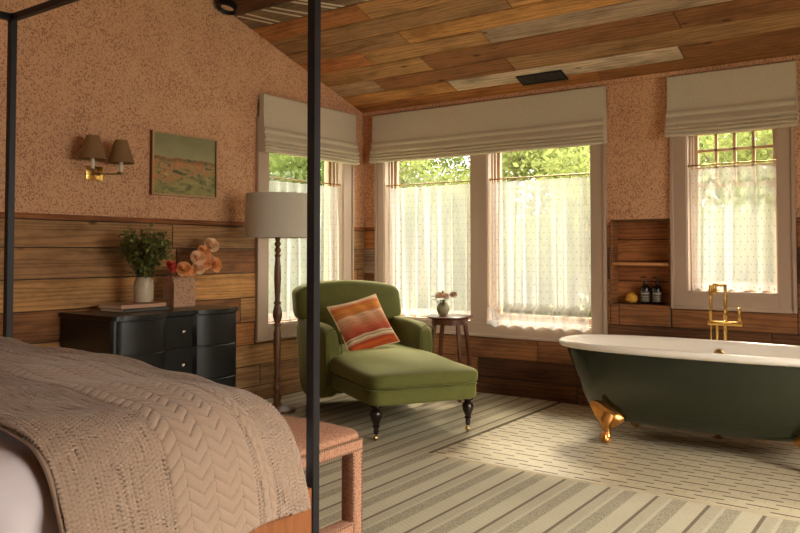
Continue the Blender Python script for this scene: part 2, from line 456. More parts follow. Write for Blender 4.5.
def painting():
    t = NT('landscape_painting'); uv = t.coord('UV'); X = t.xyz(uv)
    n = t.noise(uv, 4, 5, .6, 1.0); n2 = t.noise(t.mapping(uv, (1, 1.7, 1)), 5.5, 6, .68, .8)
    hz = t.math('ADD', X[1], t.math('MULTIPLY', t.math('SUBTRACT', t.noise(t.mapping(uv, (1, .02, 1)), 6, 4), .5), .16))
    sky = t.mix(n, rgb(112, 112, 76), rgb(146, 142, 104))
    sky = t.mix(t.ramp(hz, [(.6, (.6, .6, .6)), (.85, (0, 0, 0))]), sky, rgb(164, 156, 116))
    land = t.ramp(n2, [(.34, rgb(66, 74, 44)), (.43, rgb(118, 118, 70)), (.49, rgb(176, 140, 98)), (.54, rgb(196, 112, 64)), (.58, rgb(140, 122, 74)), (.66, rgb(190, 168, 118)), (.74, rgb(110, 118, 66))])
    meadow = t.ramp(n2, [(.35, rgb(86, 96, 60)), (.5, rgb(142, 136, 84)), (.65, rgb(172, 160, 104))])
    lowmix = t.ramp(t.math('ADD', hz, t.math('MULTIPLY', X[0], -.25)), [(.10, (0, 0, 0)), (.24, (1, 1, 1))])
    land = t.mix(lowmix, meadow, land)
    ridge = t.ramp(hz, [(.60, (0, 0, 0)), (.615, (1, 1, 1))])
    dk = t.ramp(hz, [(.52, (1, 1, 1)), (.575, (.45, .5, .48)), (.60, (.6, .6, .6))])
    c = t.mix(ridge, t.mix(.9, land, dk, 'MULTIPLY'), sky)
    c = t.mix(1.0, c, (1.18, 1.15, 1.1, 1), 'MULTIPLY')
    t.base(c); t.set(Roughness=.55); t.bump(n2, .2, .003); return t.m
M_painting = painting()
M_exterior = plain('exterior_ground', rgb(134, 134, 84), .9, var=.3, vscale=2)
def leafmat(name, a, b):
    t = NT(name); co = t.coord(); n = t.noise(co, 1.1, 3)
    cc = t.mix(n, a, b)
    df = t.node('ShaderNodeBsdfDiffuse'); tl = t.node('ShaderNodeBsdfTranslucent'); m = t.node('ShaderNodeMixShader'); m.inputs[0].default_value = .5
    t.link(cc, df.inputs[0]); t.link(cc, tl.inputs[0]); t.link(df.outputs[0], m.inputs[1]); t.link(tl.outputs[0], m.inputs[2]); t.link(m.outputs[0], t.out.inputs[0])
    return t.m
M_tree1 = leafmat('tree_leaves_light', rgb(84, 96, 46), rgb(138, 142, 84))
M_tree2 = leafmat('tree_leaves_mid', rgb(56, 70, 34), rgb(98, 108, 54))
M_bark = plain('tree_bark', rgb(112, 98, 74), .9, var=.3, vscale=8)

# ------------------------------------------------------------------ room constants (metres)
H = 2.6; K = .3231; HW = 1.477; RX = 6.2; FY = -8.2; RIDGE = -4.4
def ceil_z(y): return H - K * y if y > RIDGE else H - K * RIDGE - K * (RIDGE - y)

# window openings: (a0, a1, z0, z1)
WA = (.259, 1.219, .612, 2.22); WB = (1.388, 2.334, .612, 2.22); WC = (3.078, 3.70, .93, 2.22)
WL = (-1.313, -.333, .616, 2.22)
NI = (2.485, 2.955, .826, 1.487)
WT = .22

def wall_with_holes(name, mat, a0, a1, z0, z1, holes, mapfn, thick):
    """rect wall split around holes. mapfn(a, z, d) -> world"""
    xs = sorted({a0, a1} | {h[0] for h in holes} | {h[1] for h in holes})
    zs = sorted({z0, z1} | {h[2] for h in holes} | {h[3] for h in holes})
    bm = nb()
    inside = lambda a, z: any(h[0] < a < h[1] and h[2] < z < h[3] for h in holes)
    for x0, x1 in zip(xs, xs[1:]):
        for q0, q1 in zip(zs, zs[1:]):
            if inside((x0 + x1) / 2, (q0 + q1) / 2): continue
            v = [bm.verts.new(mapfn(a, z, d)) for d in (0, thick) for a, z in ((x0, q0), (x1, q0), (x1, q1), (x0, q1))]
            for f in ((0, 1, 2, 3), (7, 6, 5, 4), (0, 4, 5, 1), (1, 5, 6, 2), (2, 6, 7, 3), (3, 7, 4, 0)): bm.faces.new([v[i] for i in f])
    return bm
# back wall (y = 0), room on the -y side
struct('wall_back', wall_with_holes('w', M_paper, -WT, RX + WT, 0, H, [WA, WB, WC, NI], lambda a, z, d: (a, d, z), WT), M_paper, smooth=False)
# left wall with gable
bm = wall_with_holes('w', M_paper, FY - WT, WT, 0, H, [WL], lambda a, z, d: (-d, a, z), WT)
prism(bm, [(WT, H), (RIDGE, ceil_z(RIDGE) + .02), (FY - WT, H)], lambda p: (0, p[0], p[1]), lambda p: (-WT, p[0], p[1]))
struct('wall_left', bm, M_paper, smooth=False)
WR1 = (-4.3, -1.7, .75, 2.38)
bm = wall_with_holes('w', M_paper, FY - WT, WT, 0, H, [WR1], lambda a, z, d: (RX + d, a, z), WT)
prism(bm, [(WT, H), (RIDGE, ceil_z(RIDGE) + .02), (FY - WT, H)], lambda p: (RX, p[0], p[1]), lambda p: (RX + WT, p[0], p[1]))
struct('wall_right', bm, M_paper, smooth=False)
WF1 = (.9, 2.6, .8, 2.1)
struct('wall_front', wall_with_holes('w', M_paper, -WT, RX + WT, 0, H, [WF1], lambda a, z, d: (a, FY - d, z), WT), M_paper, smooth=False)
# floor slab, tile field, carpet
bm = nb(); box(bm, -WT, RX + WT, FY - WT, WT, -.2, -.012)
struct('floor', bm, plain('subfloor', rgb(150, 110, 70), .8), smooth=False)
bm = nb(); box(bm, 2.07, RX, -1.955, 0, -.012, 0)
o = struct('floor_tiled', bm, M_tile, smooth=False)
bm = nb()
prism(bm, [(0, FY), (RX, FY), (RX, -1.955), (2.07, -1.955), (2.07, 0), (0, 0)], lambda p: (p[0], p[1], -.012), lambda p: (p[0], p[1], .004))
tag(obj('carpet', bm, M_carpet, smooth=False), 'wall-to-wall woven carpet with grey and beige stripes, cut out around the tiled floor', 'carpet')

# ceiling: reclaimed boards along x on the slope
T = {k: tuple((lin(a), lin(b), lin(c))) for k, (a, b, c) in dict(
    tan=(184, 138, 88), gold=(206, 150, 88), brown=(146, 98, 60), orange=(180, 120, 70), dark=(104, 68, 42), pale=(194, 160, 122),
    white=(212, 192, 166), gray=(176, 150, 126), olive=(164, 124, 84), rust=(156, 98, 58), deep=(92, 58, 36), stripe=(128, 106, 84), saw=(196, 128, 76)).items()}
cp = Planks()
nz = math.hypot(1, K); du = Vector((1, 0, 0)); sl = Vector((0, -1 / nz, K / nz)); nr = Vector((0, -K / nz, -1 / nz))
seams = [0, .175, .355, .56, .785, .98, 1.16, 1.37, 1.575, 1.79]
while seams[-1] < -RIDGE * nz - .15: seams.append(seams[-1] + R.choice((.19, .2, .21)))
rows = [
    [(2.45, 'orange'), (9, 'brown')], [(1.18, 'gold'), (3.12, 'white'), (9, 'brown')], [(.52, 'pale'), (1.84, 'brown'), (9, 'olive')],
    [(1.17, 'tan'), (3.2, 'brown'), (9, 'brown')], [(.70, 'saw'), (1.84, 'tan'), (3.62, 'gray'), (9, 'tan')],
    [(1.2, 'olive'), (4, 'gold')], [(2.2, 'olive'), (9, 'gold')], [(1.1, 'orange'), (9, 'tan')], [(1.7, 'stripe'), (9, 'tan')], [(9, 'dark')], [(2, 'brown'), (9, 'orange')]]
for i, (s0, s1) in enumerate(zip(seams, seams[1:])):
    rw = rows[i] if i < len(rows) else [(R.uniform(.8, 3), R.choice(list(T))), (9, R.choice(['brown', 'tan', 'orange', 'olive']))]
    x0 = 0
    for xe, c in rw:
        x1 = min(xe, RX)
        if x1 > x0: cp.add(Vector((x0, 0, H)) + sl * s0, du * (x1 - x0), sl * (s1 - s0), nr, T[c])
        x0 = x1
        if x0 >= RX: break
    if x0 < RX: cp.add(Vector((x0, 0, H)) + sl * s0, du * (RX - x0), sl * (s1 - s0), nr, T['tan'])
sl2 = Vector((0, -1 / nz, -K / nz)); nr2 = Vector((0, K / nz, -1 / nz)); s = 0
while s < (-FY + RIDGE) * nz:
    cp.add(Vector((0, RIDGE, ceil_z(RIDGE))) + sl2 * s, du * RX, sl2 * .2, nr2, T[R.choice(['brown', 'tan', 'orange', 'olive'])]); s += .2
ceil = cp.build('ceiling', M_plank)
bm = nb()
box(bm, -WT, RX + WT, RIDGE, WT, 0, .08, Matrix(((1, 0, 0, 0), (0, 1, 0, 0), (0, -K, 1, H + .002), (0, 0, 0, 1))))
box(bm, -WT, RX + WT, FY - WT, RIDGE, 0, .08, Matrix(((1, 0, 0, 0), (0, 1, 0, 0), (0, K, 1, ceil_z(RIDGE) - K * RIDGE + .002), (0, 0, 0, 1))))
struct('roof', bm, M_chest, smooth=False)
# white chalky slashes left on the striped board
bm = nb()
for xa, w, sk in ((.02, .03, .22), (.12, .03, .20), (.30, .035, .25), (.40, .035, .26), (.62, .04, .28), (.70, .04, .28), (.98, .06, .24), (1.25, .045, .26), (1.42, .05, .26)):
    P = [Vector((xa, 0, H)) + sl * 1.775, Vector((xa + w, 0, H)) + sl * 1.775, Vector((xa + sk + w, 0, H)) + sl * 1.59, Vector((xa + sk, 0, H)) + sl * 1.59]
    P = [p + nr * .0135 for p in P]
    a = [bm.verts.new(p) for p in P]; b = [bm.verts.new(p - nr * .001) for p in P]
    bm.faces.new(a); bm.faces.new(b[::-1])
obj('paint_marks', bm, plain('white_paint_marks', rgb(226, 214, 190), .8), ceil, smooth=False)

# wainscot of reclaimed boards
def wains_rows(edges, tones, start, end, mk, holes, wp, zmax):
    """horizontal boards split at hole edges; mk(a,z)->world origin; wp = Planks"""
    for i, (z0, z1) in enumerate(zip(edges, edges[1:])):
        cuts = []; a = start
        while a < end - .05:
            L = R.uniform(1.1, 2.3); b = min(a + L, end)
            cuts.append((a, b, R.choice(tones[i]) if isinstance(tones[i], (list, tuple)) else tones[i])); a = b
        for a, b, c in cuts:
            # split vertically too
            segs = [(a, b, z0, z1)]
            for h in holes:
                out = []
                for (p, q, r, s_) in segs:
                    if h[1] <= p or h[0] >= q or h[3] <= r or h[2] >= s_: out.append((p, q, r, s_)); continue
                    if h[0] > p: out.append((p, h[0], r, s_))
                    if h[1] < q: out.append((h[1], q, r, s_))
                    if h[2] > r: out.append((max(p, h[0]), min(q, h[1]), r, h[2]))
                    if h[3] < s_: out.append((max(p, h[0]), min(q, h[1]), h[3], s_))
                segs = out
            uo = (R.uniform(0, 50), R.uniform(0, 50))
            for p, q, r, s_ in segs: mk(wp, p, q, r, s_, T[c], (uo[0] + p, uo[1] + r - z0))
TL = (-1.453, -.19, .49, 2.4)   # outer casing limits, left window
TB = (.158, 2.463, .492, 2.4); TC = (2.962, 3.812, .806, 2.4)
wpL = Planks(); E1 = [0, .13, .30, .475, .66, .86, 1.06, 1.26, 1.437]
wains_rows(E1, [['olive', 'tan'], ['olive'], ['tan', 'olive'], ['orange', 'tan'], ['brown', 'dark', 'tan'], ['tan', 'gold', 'tan'], ['brown', 'olive'], ['olive', 'olive']], FY, 0,
           lambda wp, p, q, r, s_, c, uo: wp.add((.001, p, r), (0, q - p, 0), (0, 0, s_ - r), (1, 0, 0), c, th=.014, uvoff=uo), [TL], wpL, HW)
wpL.add((.001, FY, 1.437), (0, TL[0] - FY, 0), (0, 0, .04), (1, 0, 0), T['rust'], th=.02)
wpL.add((.001, TL[1], 1.437), (0, -TL[1], 0), (0, 0, .04), (1, 0, 0), T['rust'], th=.02)
pL = wpL.build('trim_1', M_plank)
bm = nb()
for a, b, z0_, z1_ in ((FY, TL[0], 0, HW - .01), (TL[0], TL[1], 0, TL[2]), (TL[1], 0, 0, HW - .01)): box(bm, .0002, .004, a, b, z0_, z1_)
obj('gap_shade_backing', bm, M_chest, pL, smooth=False)  # dark sheet added behind the boards so their gaps read as shade
wpB = Planks(); E2 = [0, .145, .31, .49, .66, .84, 1.02, 1.26, 1.437]
wains_rows(E2, [['brown', 'dark'], ['brown', 'deep'], ['tan', 'olive', 'brown'], ['dark', 'brown'], ['olive', 'brown'], ['brown'], ['gray', 'dark'], ['rust', 'orange']], 0, RX,
           lambda wp, p, q, r, s_, c, uo: wp.add((p, -.001, r), (q - p, 0, 0), (0, 0, s_ - r), (0, -1, 0), c, th=.014, uvoff=uo), [TB, TC, (NI[0], NI[1], NI[2], 2)], wpB, HW)
for a, b in ((0, TB[0]), (TB[1], NI[0]), (NI[1], TC[0]), (TC[1], RX)):
    if b - a > .02: wpB.add((a, -.001, 1.437), (b - a, 0, 0), (0, 0, .04), (0, -1, 0), T['rust'], th=.016)
pB = wpB.build('trim_2', M_plank)
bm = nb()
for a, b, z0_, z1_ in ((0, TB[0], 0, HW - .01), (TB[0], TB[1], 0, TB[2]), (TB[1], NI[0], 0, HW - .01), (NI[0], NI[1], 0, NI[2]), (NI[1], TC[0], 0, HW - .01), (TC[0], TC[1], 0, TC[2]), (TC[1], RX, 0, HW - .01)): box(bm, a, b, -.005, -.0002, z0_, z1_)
obj('gap_shade_backing', bm, M_chest, pB, smooth=False)  # black sheet again, standing in for shade in the back wall's board gaps
# narrow papered cove under the boards
bm = nb(); box(bm, 0, RX, -.03, 0, H - .035, H + .005)
struct('trim_3', bm, M_paper, smooth=False)

# niche lined with boards
npk = Planks(); d = .13
for z0, z1, c in ((.826, 1.0, 'orange'), (1.0, 1.16, 'rust'), (1.16, 1.33, 'orange'), (1.33, 1.487, 'rust')):
    npk.add((NI[0], d, z0), (NI[1] - NI[0], 0, 0), (0, 0, z1 - z0), (0, -1, 0), T[c], th=.01)
npk.add((NI[0], 0, NI[2]), (0, d, 0), (0, 0, NI[3] - NI[2]), (1, 0, 0), T['brown'], th=.018)
npk.add((NI[1], 0, NI[2]), (0, d, 0), (0, 0, NI[3] - NI[2]), (-1, 0, 0), T['brown'], th=.018)
npk.add((NI[0], -.012, NI[2] - .012), (NI[1] - NI[0], 0, 0), (0, d, 0), (0, 0, 1), T['dark'], th=.014)
npk.add((NI[0], 0, NI[3]), (NI[1] - NI[0], 0, 0), (0, d, 0), (0, 0, -1), T['dark'], th=.012)
npk.build('trim_4', M_plank)
bm = nb(); box(bm, NI[0], NI[1], d - .003, WT - .02, NI[2], NI[3]); struct('wall_back_niche', bm, M_plank, smooth=False)
bm = nb(); box(bm, NI[0] + .018, NI[1] - .018, .004, d - .012, 1.128, 1.148)
o = obj('niche_shelf', bm, turned_wood('shelf_wood', rgb(190, 130, 76), rgb(214, 156, 98), .5), smooth=False)
tag(o, 'orange wood shelf board fixed across the middle of the wall niche', 'shelf')

# ------------------------------------------------------------------ windows
def window(name, a, z, mp, casing, muntin=None, mulls=(), lock=True):
    """a=list of openings (a0,a1); mp(a, d, z): d<0 towards the room; casing=(a0,a1,z0,z1)"""
    root = bpy.data.objects.new(name, None); col.objects.link(root); root['kind'] = 'structure'
    root.location = mp((casing[0] + casing[1]) / 2, 0, casing[2])
    def B(bm, a0, a1, d0, d1, z0, z1, bev=0):
        v = [mp(p, q, r) for p in (a0, a1) for q in (d0, d1) for r in (z0, z1)]
        xs = [min(p[i] for p in v) for i in range(3)]; xe = [max(p[i] for p in v) for i in range(3)]
        box(bm, xs[0], xe[0], xs[1], xe[1], xs[2], xe[2], bev=bev, seg=1)
    z0, z1 = z
    bm = nb(); c0, c1, cz0, cz1 = casing
    t = .022
    B(bm, c0 + .02, a[0][0], -t, 0, cz0 + .02, cz1, .002)
    B(bm, a[-1][1], c1 - .02, -t, 0, cz0 + .02, cz1, .002)
    for (p, q), (r, s_) in zip(a, a[1:]): B(bm, q, r, -t, 0, z0, cz1, .002)
    B(bm, a[0][0], a[-1][1], -t, 0, cz0 + .02, z0, .002)
    B(bm, c0 + .02, c1 - .02, -t, 0, z1, cz1, .002)
    # outer back-band
    B(bm, c0, c0 + .026, -.036, 0, cz0, cz1, .005); B(bm, c1 - .026, c1, -.036, 0, cz0, cz1, .005)
    B(bm, c0 + .026, c1 - .026, -.036, 0, cz0, cz0 + .026, .005)
    obj('casing', bm, M_casing, root)
    for (p, q) in a:
        bm = nb()      # jamb liners with stepped stops
        for e, sgn in ((p, 1), (q, -1)):
            B(bm, min(e, e + sgn * .006), max(e, e + sgn * .006), -.01, WT, z0, z1)
            for off, d0, d1 in ((.018, .055, .075), (.03, .09, .11)):
                B(bm, min(e, e + sgn * off), max(e, e + sgn * off), d0, d1, z0, z1, .002)
        B(bm, p, q, -.01, WT, z0 - .001, z0 + .012); B(bm, p, q, -.01, WT, z1 - .012, z1)
        B(bm, p, q, .055, .075, z0, z0 + .025); B(bm, p, q, .09, .11, z0, z0 + .035)
        obj('jamb', bm, M_casing, root)
        bm = nb(); w = .052
        B(bm, p + .01, p + w, .125, .165, z0 + .02, z1 - .01, .003); B(bm, q - w, q - .01, .125, .165, z0 + .02, z1 - .01, .003)
        B(bm, p + w, q - w, .125, .165, z0 + .02, z0 + .075, .003); B(bm, p + w, q - w, .125, .165, z1 - .05, z1 - .01, .003)
        sash = obj('sash', bm, M_sash, root)
        if muntin:
            bm = nb(); nx, zb = muntin
            for i in range(1, nx):
                x = p + w + (q - p - 2 * w) * i / nx; B(bm, x - .011, x + .011, .13, .16, zb, z1 - .05, .003)
            zz = 2.13
            while zz > zb - .01:
                B(bm, p + w, q - w, .13, .16, zz - .011, zz + .011, .003); zz -= .133
            obj('muntins', bm, M_lead, sash)
        bm = nb(); B(bm, p + w, q - w, .146, .149, z0 + .07, z1 - .045)
        obj('glass', bm, M_glass, sash, smooth=False)
    return root
mpB = lambda a, d, z: (a, d, z)
mpL = lambda a, d, z: (-d, a, z)
mpR = lambda a, d, z: (RX + d, a, z)
mpF = lambda a, d, z: (a, FY - d, z)
window('window_1', [(WL[0], WL[1])], (WL[2], WL[3]), mpL, (TL[0], TL[1], TL[2], 2.36))
window('window_2', [(WA[0], WA[1]), (WB[0], WB[1])], (WA[2], WA[3]), mpB, (TB[0], TB[1], TB[2], 2.36))
window('window_3', [(WC[0], WC[1])], (WC[2], WC[3]), mpB, (TC[0], TC[1], TC[2], 2.36), muntin=(4, 1.73))
window('window_4', [(WR1[0], WR1[1])], (WR1[2], WR1[3]), mpR, (WR1[0] - .12, WR1[1] + .12, WR1[2] - .12, WR1[3] + .12))
window('window_added', [(WF1[0], WF1[1])], (WF1[2], WF1[3]), mpF, (WF1[0] - .12, WF1[1] + .12, WF1[2] - .12, WF1[3] + .12))  # unseen window added behind the camera, placed to light the back-left

# cafe curtains on thin rods
def curtain(a0, a1, ztop, zbot, mp, label, rlabel, seed, folds=7, d=.03, gather=(0, 0)):
    rr = random.Random(seed)
    zr = ztop + .02
    rod = thing('curtain_rod', rlabel, 'curtain rod', mp((a0 + a1) / 2, d, zr))
    bm = nb(); tube(bm, [mp(a0 + .004, d, zr), mp(a1 - .004, d, zr)], .006, 8); obj('rod', bm, M_oldbrass, rod)
    for e, s_ in ((a0, 1), (a1, -1)):
        bm = nb(); tube(bm, [mp(e + .001 * s_, d, zr), mp(e + .012 * s_, d, zr)], .014, 10); obj('bracket', bm, M_oldbrass, rod)
    for k in range(folds + 1):
        a = a0 + .03 + (a1 - a0 - .06) * (k + rr.uniform(-.25, .25) * (0 < k < folds)) / folds
        bm = nb(); c = Vector(mp(a, d, zr - .004)); pts = []
        for j in range(13):
            an = 2 * PI * j / 12; pts.append(c + Vector(mp(0, math.cos(an) * .013, math.sin(an) * .013)))
        tube(bm, pts, .0018, 5, cap=False)
        tube(bm, [c + Vector(mp(0, 0, -.013)), c + Vector(mp(0, 0, -.03))], .003, 5)
        obj('curtain_ring', bm, M_oldbrass, rod)
    # cloth
    nx, nzz = 150, 44
    ph = [rr.uniform(0, 6.28) for _ in range(6)]; me = bpy.data.meshes.new('cafe_curtain')
    verts, faces, uvs = [], [], []
    w = a1 - a0 - .03
    for j in range(nzz + 1):
        v = j / nzz; z = ztop - (ztop - zbot) * v
        for i in range(nx + 1):
            u = i / nx
            warp = u + .012 * math.sin(u * 19 + ph[0]) + .008 * math.sin(u * 31 + ph[1] + v)
            a = a0 + .015 + w * u + .010 * math.sin(u * 2 * PI * folds * .5 + ph[2]) * v
            amp = .008 + .019 * min(1, v * 3)
            dd = d + .004 + amp * math.sin(warp * 2 * PI * folds + .5 * math.sin(v * 2 + ph[3])) + amp * .3 * math.sin(warp * 2 * PI * folds * 1.7 + ph[4] + v)
            dd = max(dd, -.018 if zbot < .62 or 1 else dd)
            zz = z + (.012 * math.sin(u * 2 * PI * folds + ph[5]) * (v > .97)) - (.008 * abs(math.sin(u * PI * folds)) * (j == 0))
            verts.append(mp(a, dd if not (gather[1] and z < gather[1]) else min(dd, gather[0] + .012 * math.sin(warp * 2 * PI * folds)), zz)); uvs.append((u * w * 1.6, (1 - v) * (ztop - zbot)))
    for j in range(nzz):
        for i in range(nx):
            p = j * (nx + 1) + i; faces.append((p, p + 1, p + nx + 2, p + nx + 1))
    me.from_pydata(verts, [], faces); me.update()
    ul = me.uv_layers.new(name='UVMap'); idx = [l.vertex_index for l in me.loops]
    ul.data.foreach_set('uv', [x for i in idx for x in uvs[i]])
    o = mesh_obj('cafe_curtain', me, M_sheer, angle=0)
    tag(o, label, 'curtain')
curtain(WL[0], WL[1], 1.85, .64, mpL, 'sheer dotted cafe curtain at the window behind the floor lamp', 'thin brass curtain rod across the window behind the floor lamp', 3)
curtain(WA[0], WA[1], 1.85, .635, mpB, 'sheer dotted cafe curtain at the window behind the round side table', 'thin brass curtain rod across the window behind the round side table', 4)
curtain(WB[0], WB[1], 1.85, .598, mpB, 'sheer dotted cafe curtain hanging below its sill between side table and wall niche', 'thin brass curtain rod in the window just left of the wall niche', 5, gather=(-.04, .75))
curtain(WC[0], WC[1], 1.86, .95, mpB, 'narrow sheer dotted cafe curtain at the window above the bathtub', 'bright brass curtain rod in the small-paned window above the bathtub', 6, folds=5)

# roman shades
def shade(a0, a1, zt, zb, mp, label):
    root = thing('roman_shade', label, 'window shade', mp((a0 + a1) / 2, 0, zb))
    h = zt - zb
    prof = [(-.028, zt), (-.075, zt), (-.078, zt - .05), (-.080, zt - h * .52), (-.095, zt - h * .60), (-.100, zt - h * .64), (-.088, zt - h * .67),
            (-.098, zt - h * .71), (-.112, zt - h * .76), (-.114, zt - h * .79), (-.096, zt - h * .81), (-.112, zt - h * .845), (-.116, zt - h * .865), (-.1, zt - h * .88),
            (-.116, zt - h * .905), (-.118, zt - h * .925), (-.102, zt - h * .94), (-.114, zt - h * .965), (-.110, zb), (-.05, zb), (-.03, zb + .02)]
    P = catmull([(p[0], p[1], 0) for p in prof], 4)
    n = 60; bm = nb(); rings = []
    for i in range(n + 1):
        t = i / n; a = a0 + (a1 - a0) * t
        fl = 1 + .0
        ring = []
        for p in P:
            dd, z = p.x, p.y
            low = max(0, (zt - z) / h - .5)
            # the stacked folds splay a little at the ends
            ext = .012 * low * 2 * ((t > .985) - (t < .015))
            z2 = z + .004 * low * math.sin(a * 5.1) - .006 * low * math.sin(PI * t)
            dd2 = dd + .003 * math.sin(a * 7 + z * 20) * (dd < -.06)
            ring.append(bm.verts.new(mp(a + ext, dd2, z2)))
        rings.append(ring)
    for A, B_ in zip(rings, rings[1:]):
        for i in range(len(P) - 1): bm.faces.new((A[i], A[i + 1], B_[i + 1], B_[i]))
    bm.faces.new(rings[0]); bm.faces.new(rings[-1][::-1])
    obj('fabric', bm, M_linen, root, angle=60)
    bm = nb()
    v = [mp(p, q, r) for p in (a0 + .01, a1 - .01) for q in (-.05, -.001) for r in (zt - .05, zt - .002)]
    xs = [min(p[i] for p in v) for i in range(3)]; xe = [max(p[i] for p in v) for i in range(3)]
    box(bm, xs[0], xe[0], xs[1], xe[1], xs[2], xe[2]); obj('headrail', bm, M_casing, root)
shade(-1.435, -.222, 2.545, 2.065, mpL, 'oatmeal linen roman shade folded up above the window behind the floor lamp')
shade(.166, 2.470, 2.547, 2.088, mpB, 'very wide oatmeal linen roman shade folded up across the double window')
shade(2.964, 3.832, 2.549, 2.095, mpB, 'oatmeal linen roman shade folded up above the bathtub window')

# ceiling vent + spotlight
def Mslope(x, s_):
    o_ = Vector((x, 0, H)) + sl * s_ + nr * .012
    m = Matrix((du.to_4d(), sl.to_4d(), (-nr).to_4d(), (0, 0, 0, 1))).transposed()
    m = Matrix(((du.x, sl.x, nr.x, o_.x), (du.y, sl.y, nr.y, o_.y), (du.z, sl.z, nr.z, o_.z), (0, 0, 0, 1))); return m
vent = thing('ceiling_vent', 'black slotted air vent set in the ceiling boards above the wide shade', 'vent', Mslope(2.0, .2).translation)
MV = Mslope(2.0, .208)
bm = nb()
for b in ((-.2, .2, -.075, -.055), (-.2, .2, .055, .075), (-.2, -.18, -.055, .055), (.18, .2, -.055, .055)): box(bm, b[0], b[1], b[2], b[3], 0, .012, MV, bev=.002, seg=1)
obj('frame', bm, M_blackmetal, vent)
bm = nb()
for i in range(15): box(bm, -.18 + i * .0245, -.165 + i * .0245, -.055, .055, .001, .009, MV)
box(bm, -.18, .18, -.004, .004, .001, .010, MV); box(bm, -.18, .18, -.055, .055, -.004, .001, MV)
obj('louvre', bm, plain('grey_vent_metal', rgb(58, 54, 48), .5), vent, smooth=False)
sp = thing('ceiling_spotlight', 'round black ceiling light at the upper edge near the patterned gable wall', 'ceiling light', Mslope(.06, 1.96).translation)
MS = Mslope(.09, 1.93)
bm = nb(); lathe(bm, [(.02, 0), (.075, 0), (.08, .01), (.08, .05), (.07, .055), (.06, .03), (.01, .028)], n=28, M=MS); obj('housing', bm, M_blackmetal, sp)
bm = nb(); lathe(bm, [(.01, .03), (.05, .03), (.05, .036), (.01, .038)], n=24, M=MS); obj('lens', bm, M_chrome, sp)

# ------------------------------------------------------------------ picture and sconce on the left wall
pic = thing('framed_painting', 'small landscape painting in green and orange, thin wooden frame, on the papered wall', 'painting', (0.0, -2.185, 1.645))
y0, y1, z0, z1, fd = -2.488, -1.883, 1.645, 2.11, .035
bm = nb(); w = .014
for b in ((y0, y1, z0, z0 + w), (y0, y1, z1 - w, z1), (y0, y0 + w, z0 + w, z1 - w), (y1 - w, y1, z0 + w, z1 - w)): box(bm, .028, fd, b[0], b[1], b[2], b[3])
obj('frame_front', bm, M_frame, pic, smooth=False)
bm = nb()
for b in ((y0, y1, z0, z0 + .008), (y0, y1, z1 - .008, z1), (y0, y0 + .008, z0, z1), (y1 - .008, y1, z0, z1)): box(bm, .0, .029, b[0], b[1], b[2], b[3])
obj('frame_side', bm, M_frameside, pic, smooth=False)
me = bpy.data.meshes.new('canvas')
me.from_pydata([(x, y, z) for x in (.006, .02) for y, z in ((y0 + w, z0 + w), (y1 - w, z0 + w), (y1 - w, z1 - w), (y0 + w, z1 - w))], [], [(4, 5, 6, 7), (3, 2, 1, 0), (0, 1, 5, 4), (1, 2, 6, 5), (2, 3, 7, 6), (3, 0, 4, 7)])
ul = me.uv_layers.new(name='UVMap')
for l in me.loops:
    c = me.vertices[l.vertex_index].co; ul.data[l.index].uv = ((c.y - y0) / (y1 - y0), (c.z - z0) / (z1 - z0))
mesh_obj('canvas', me, M_painting, pic, smooth=False)

sc = thing('wall_sconce', 'brass wall sconce with two small tan shades and candle tubes', 'wall lamp', (0, -2.93, 1.71))
bm = nb(); box(bm, 0, .014, -2.992, -2.868, 1.712, 1.808, bev=.004); obj('back_plate', bm, M_brass, sc)
bm = nb(); ya, yb, xa = -3.034, -2.824, .15
tube(bm, catmull([(.012, -2.93, 1.755), (.06, -2.93, 1.75), (.09, -2.97, 1.752), (.11, -3.01, 1.752), (.15, ya, 1.762)], 6), .005, 8)
tube(bm, [(.06, -2.95, 1.752), (.12, -2.9, 1.752), (.15, yb, 1.755)], .005, 8)
lathe(bm, [(.012, 0), (.016, .006), (.016, .016), (.008, .022)], (.06, -2.935, 1.742), 14)
obj('arm', bm, M_oldbrass, sc)
for yy, dz in ((ya, .002), (yb, -.004)):
    bm = nb(); lathe(bm, [(.006, -.014), (.009, -.004), (.026, 0), (.026, .004), (.012, .008)], (xa, yy, 1.766 + dz), 16); obj('bobeche', bm, M_oldbrass, sc)
    bm = nb(); lathe(bm, [(.0125, .008), (.0125, .085), (.006, .088)], (xa, yy, 1.766 + dz), 14); ct = obj('candle_tube', bm, M_candle, sc)
    bm = nb(); zb = 1.832 + dz
    lathe(bm, [(.088, zb), (.040, zb + .155), (.0385, zb + .155), (.0865, zb + .001)], (xa, yy, 0), 32, cap=False)
    bm.faces.ensure_lookup_table()
    sh_ = obj('lamp_shade', bm, M_sconceshade, sc)
    bm = nb(); tube(bm, [(xa - .04, yy, zb + .145), (xa + .04, yy, zb + .145)], .0015, 5); tube(bm, [(xa, yy, zb + .015), (xa, yy, zb + .145)], .002, 5); obj('shade_holder', bm, M_oldbrass, sc)
    bm = nb(); lathe(bm, [(.006, 0), (.012, .02), (.01, .04), (.003, .065)], (xa, yy, zb + .02), 12); obj('bulb', bm, M_candle, sc)

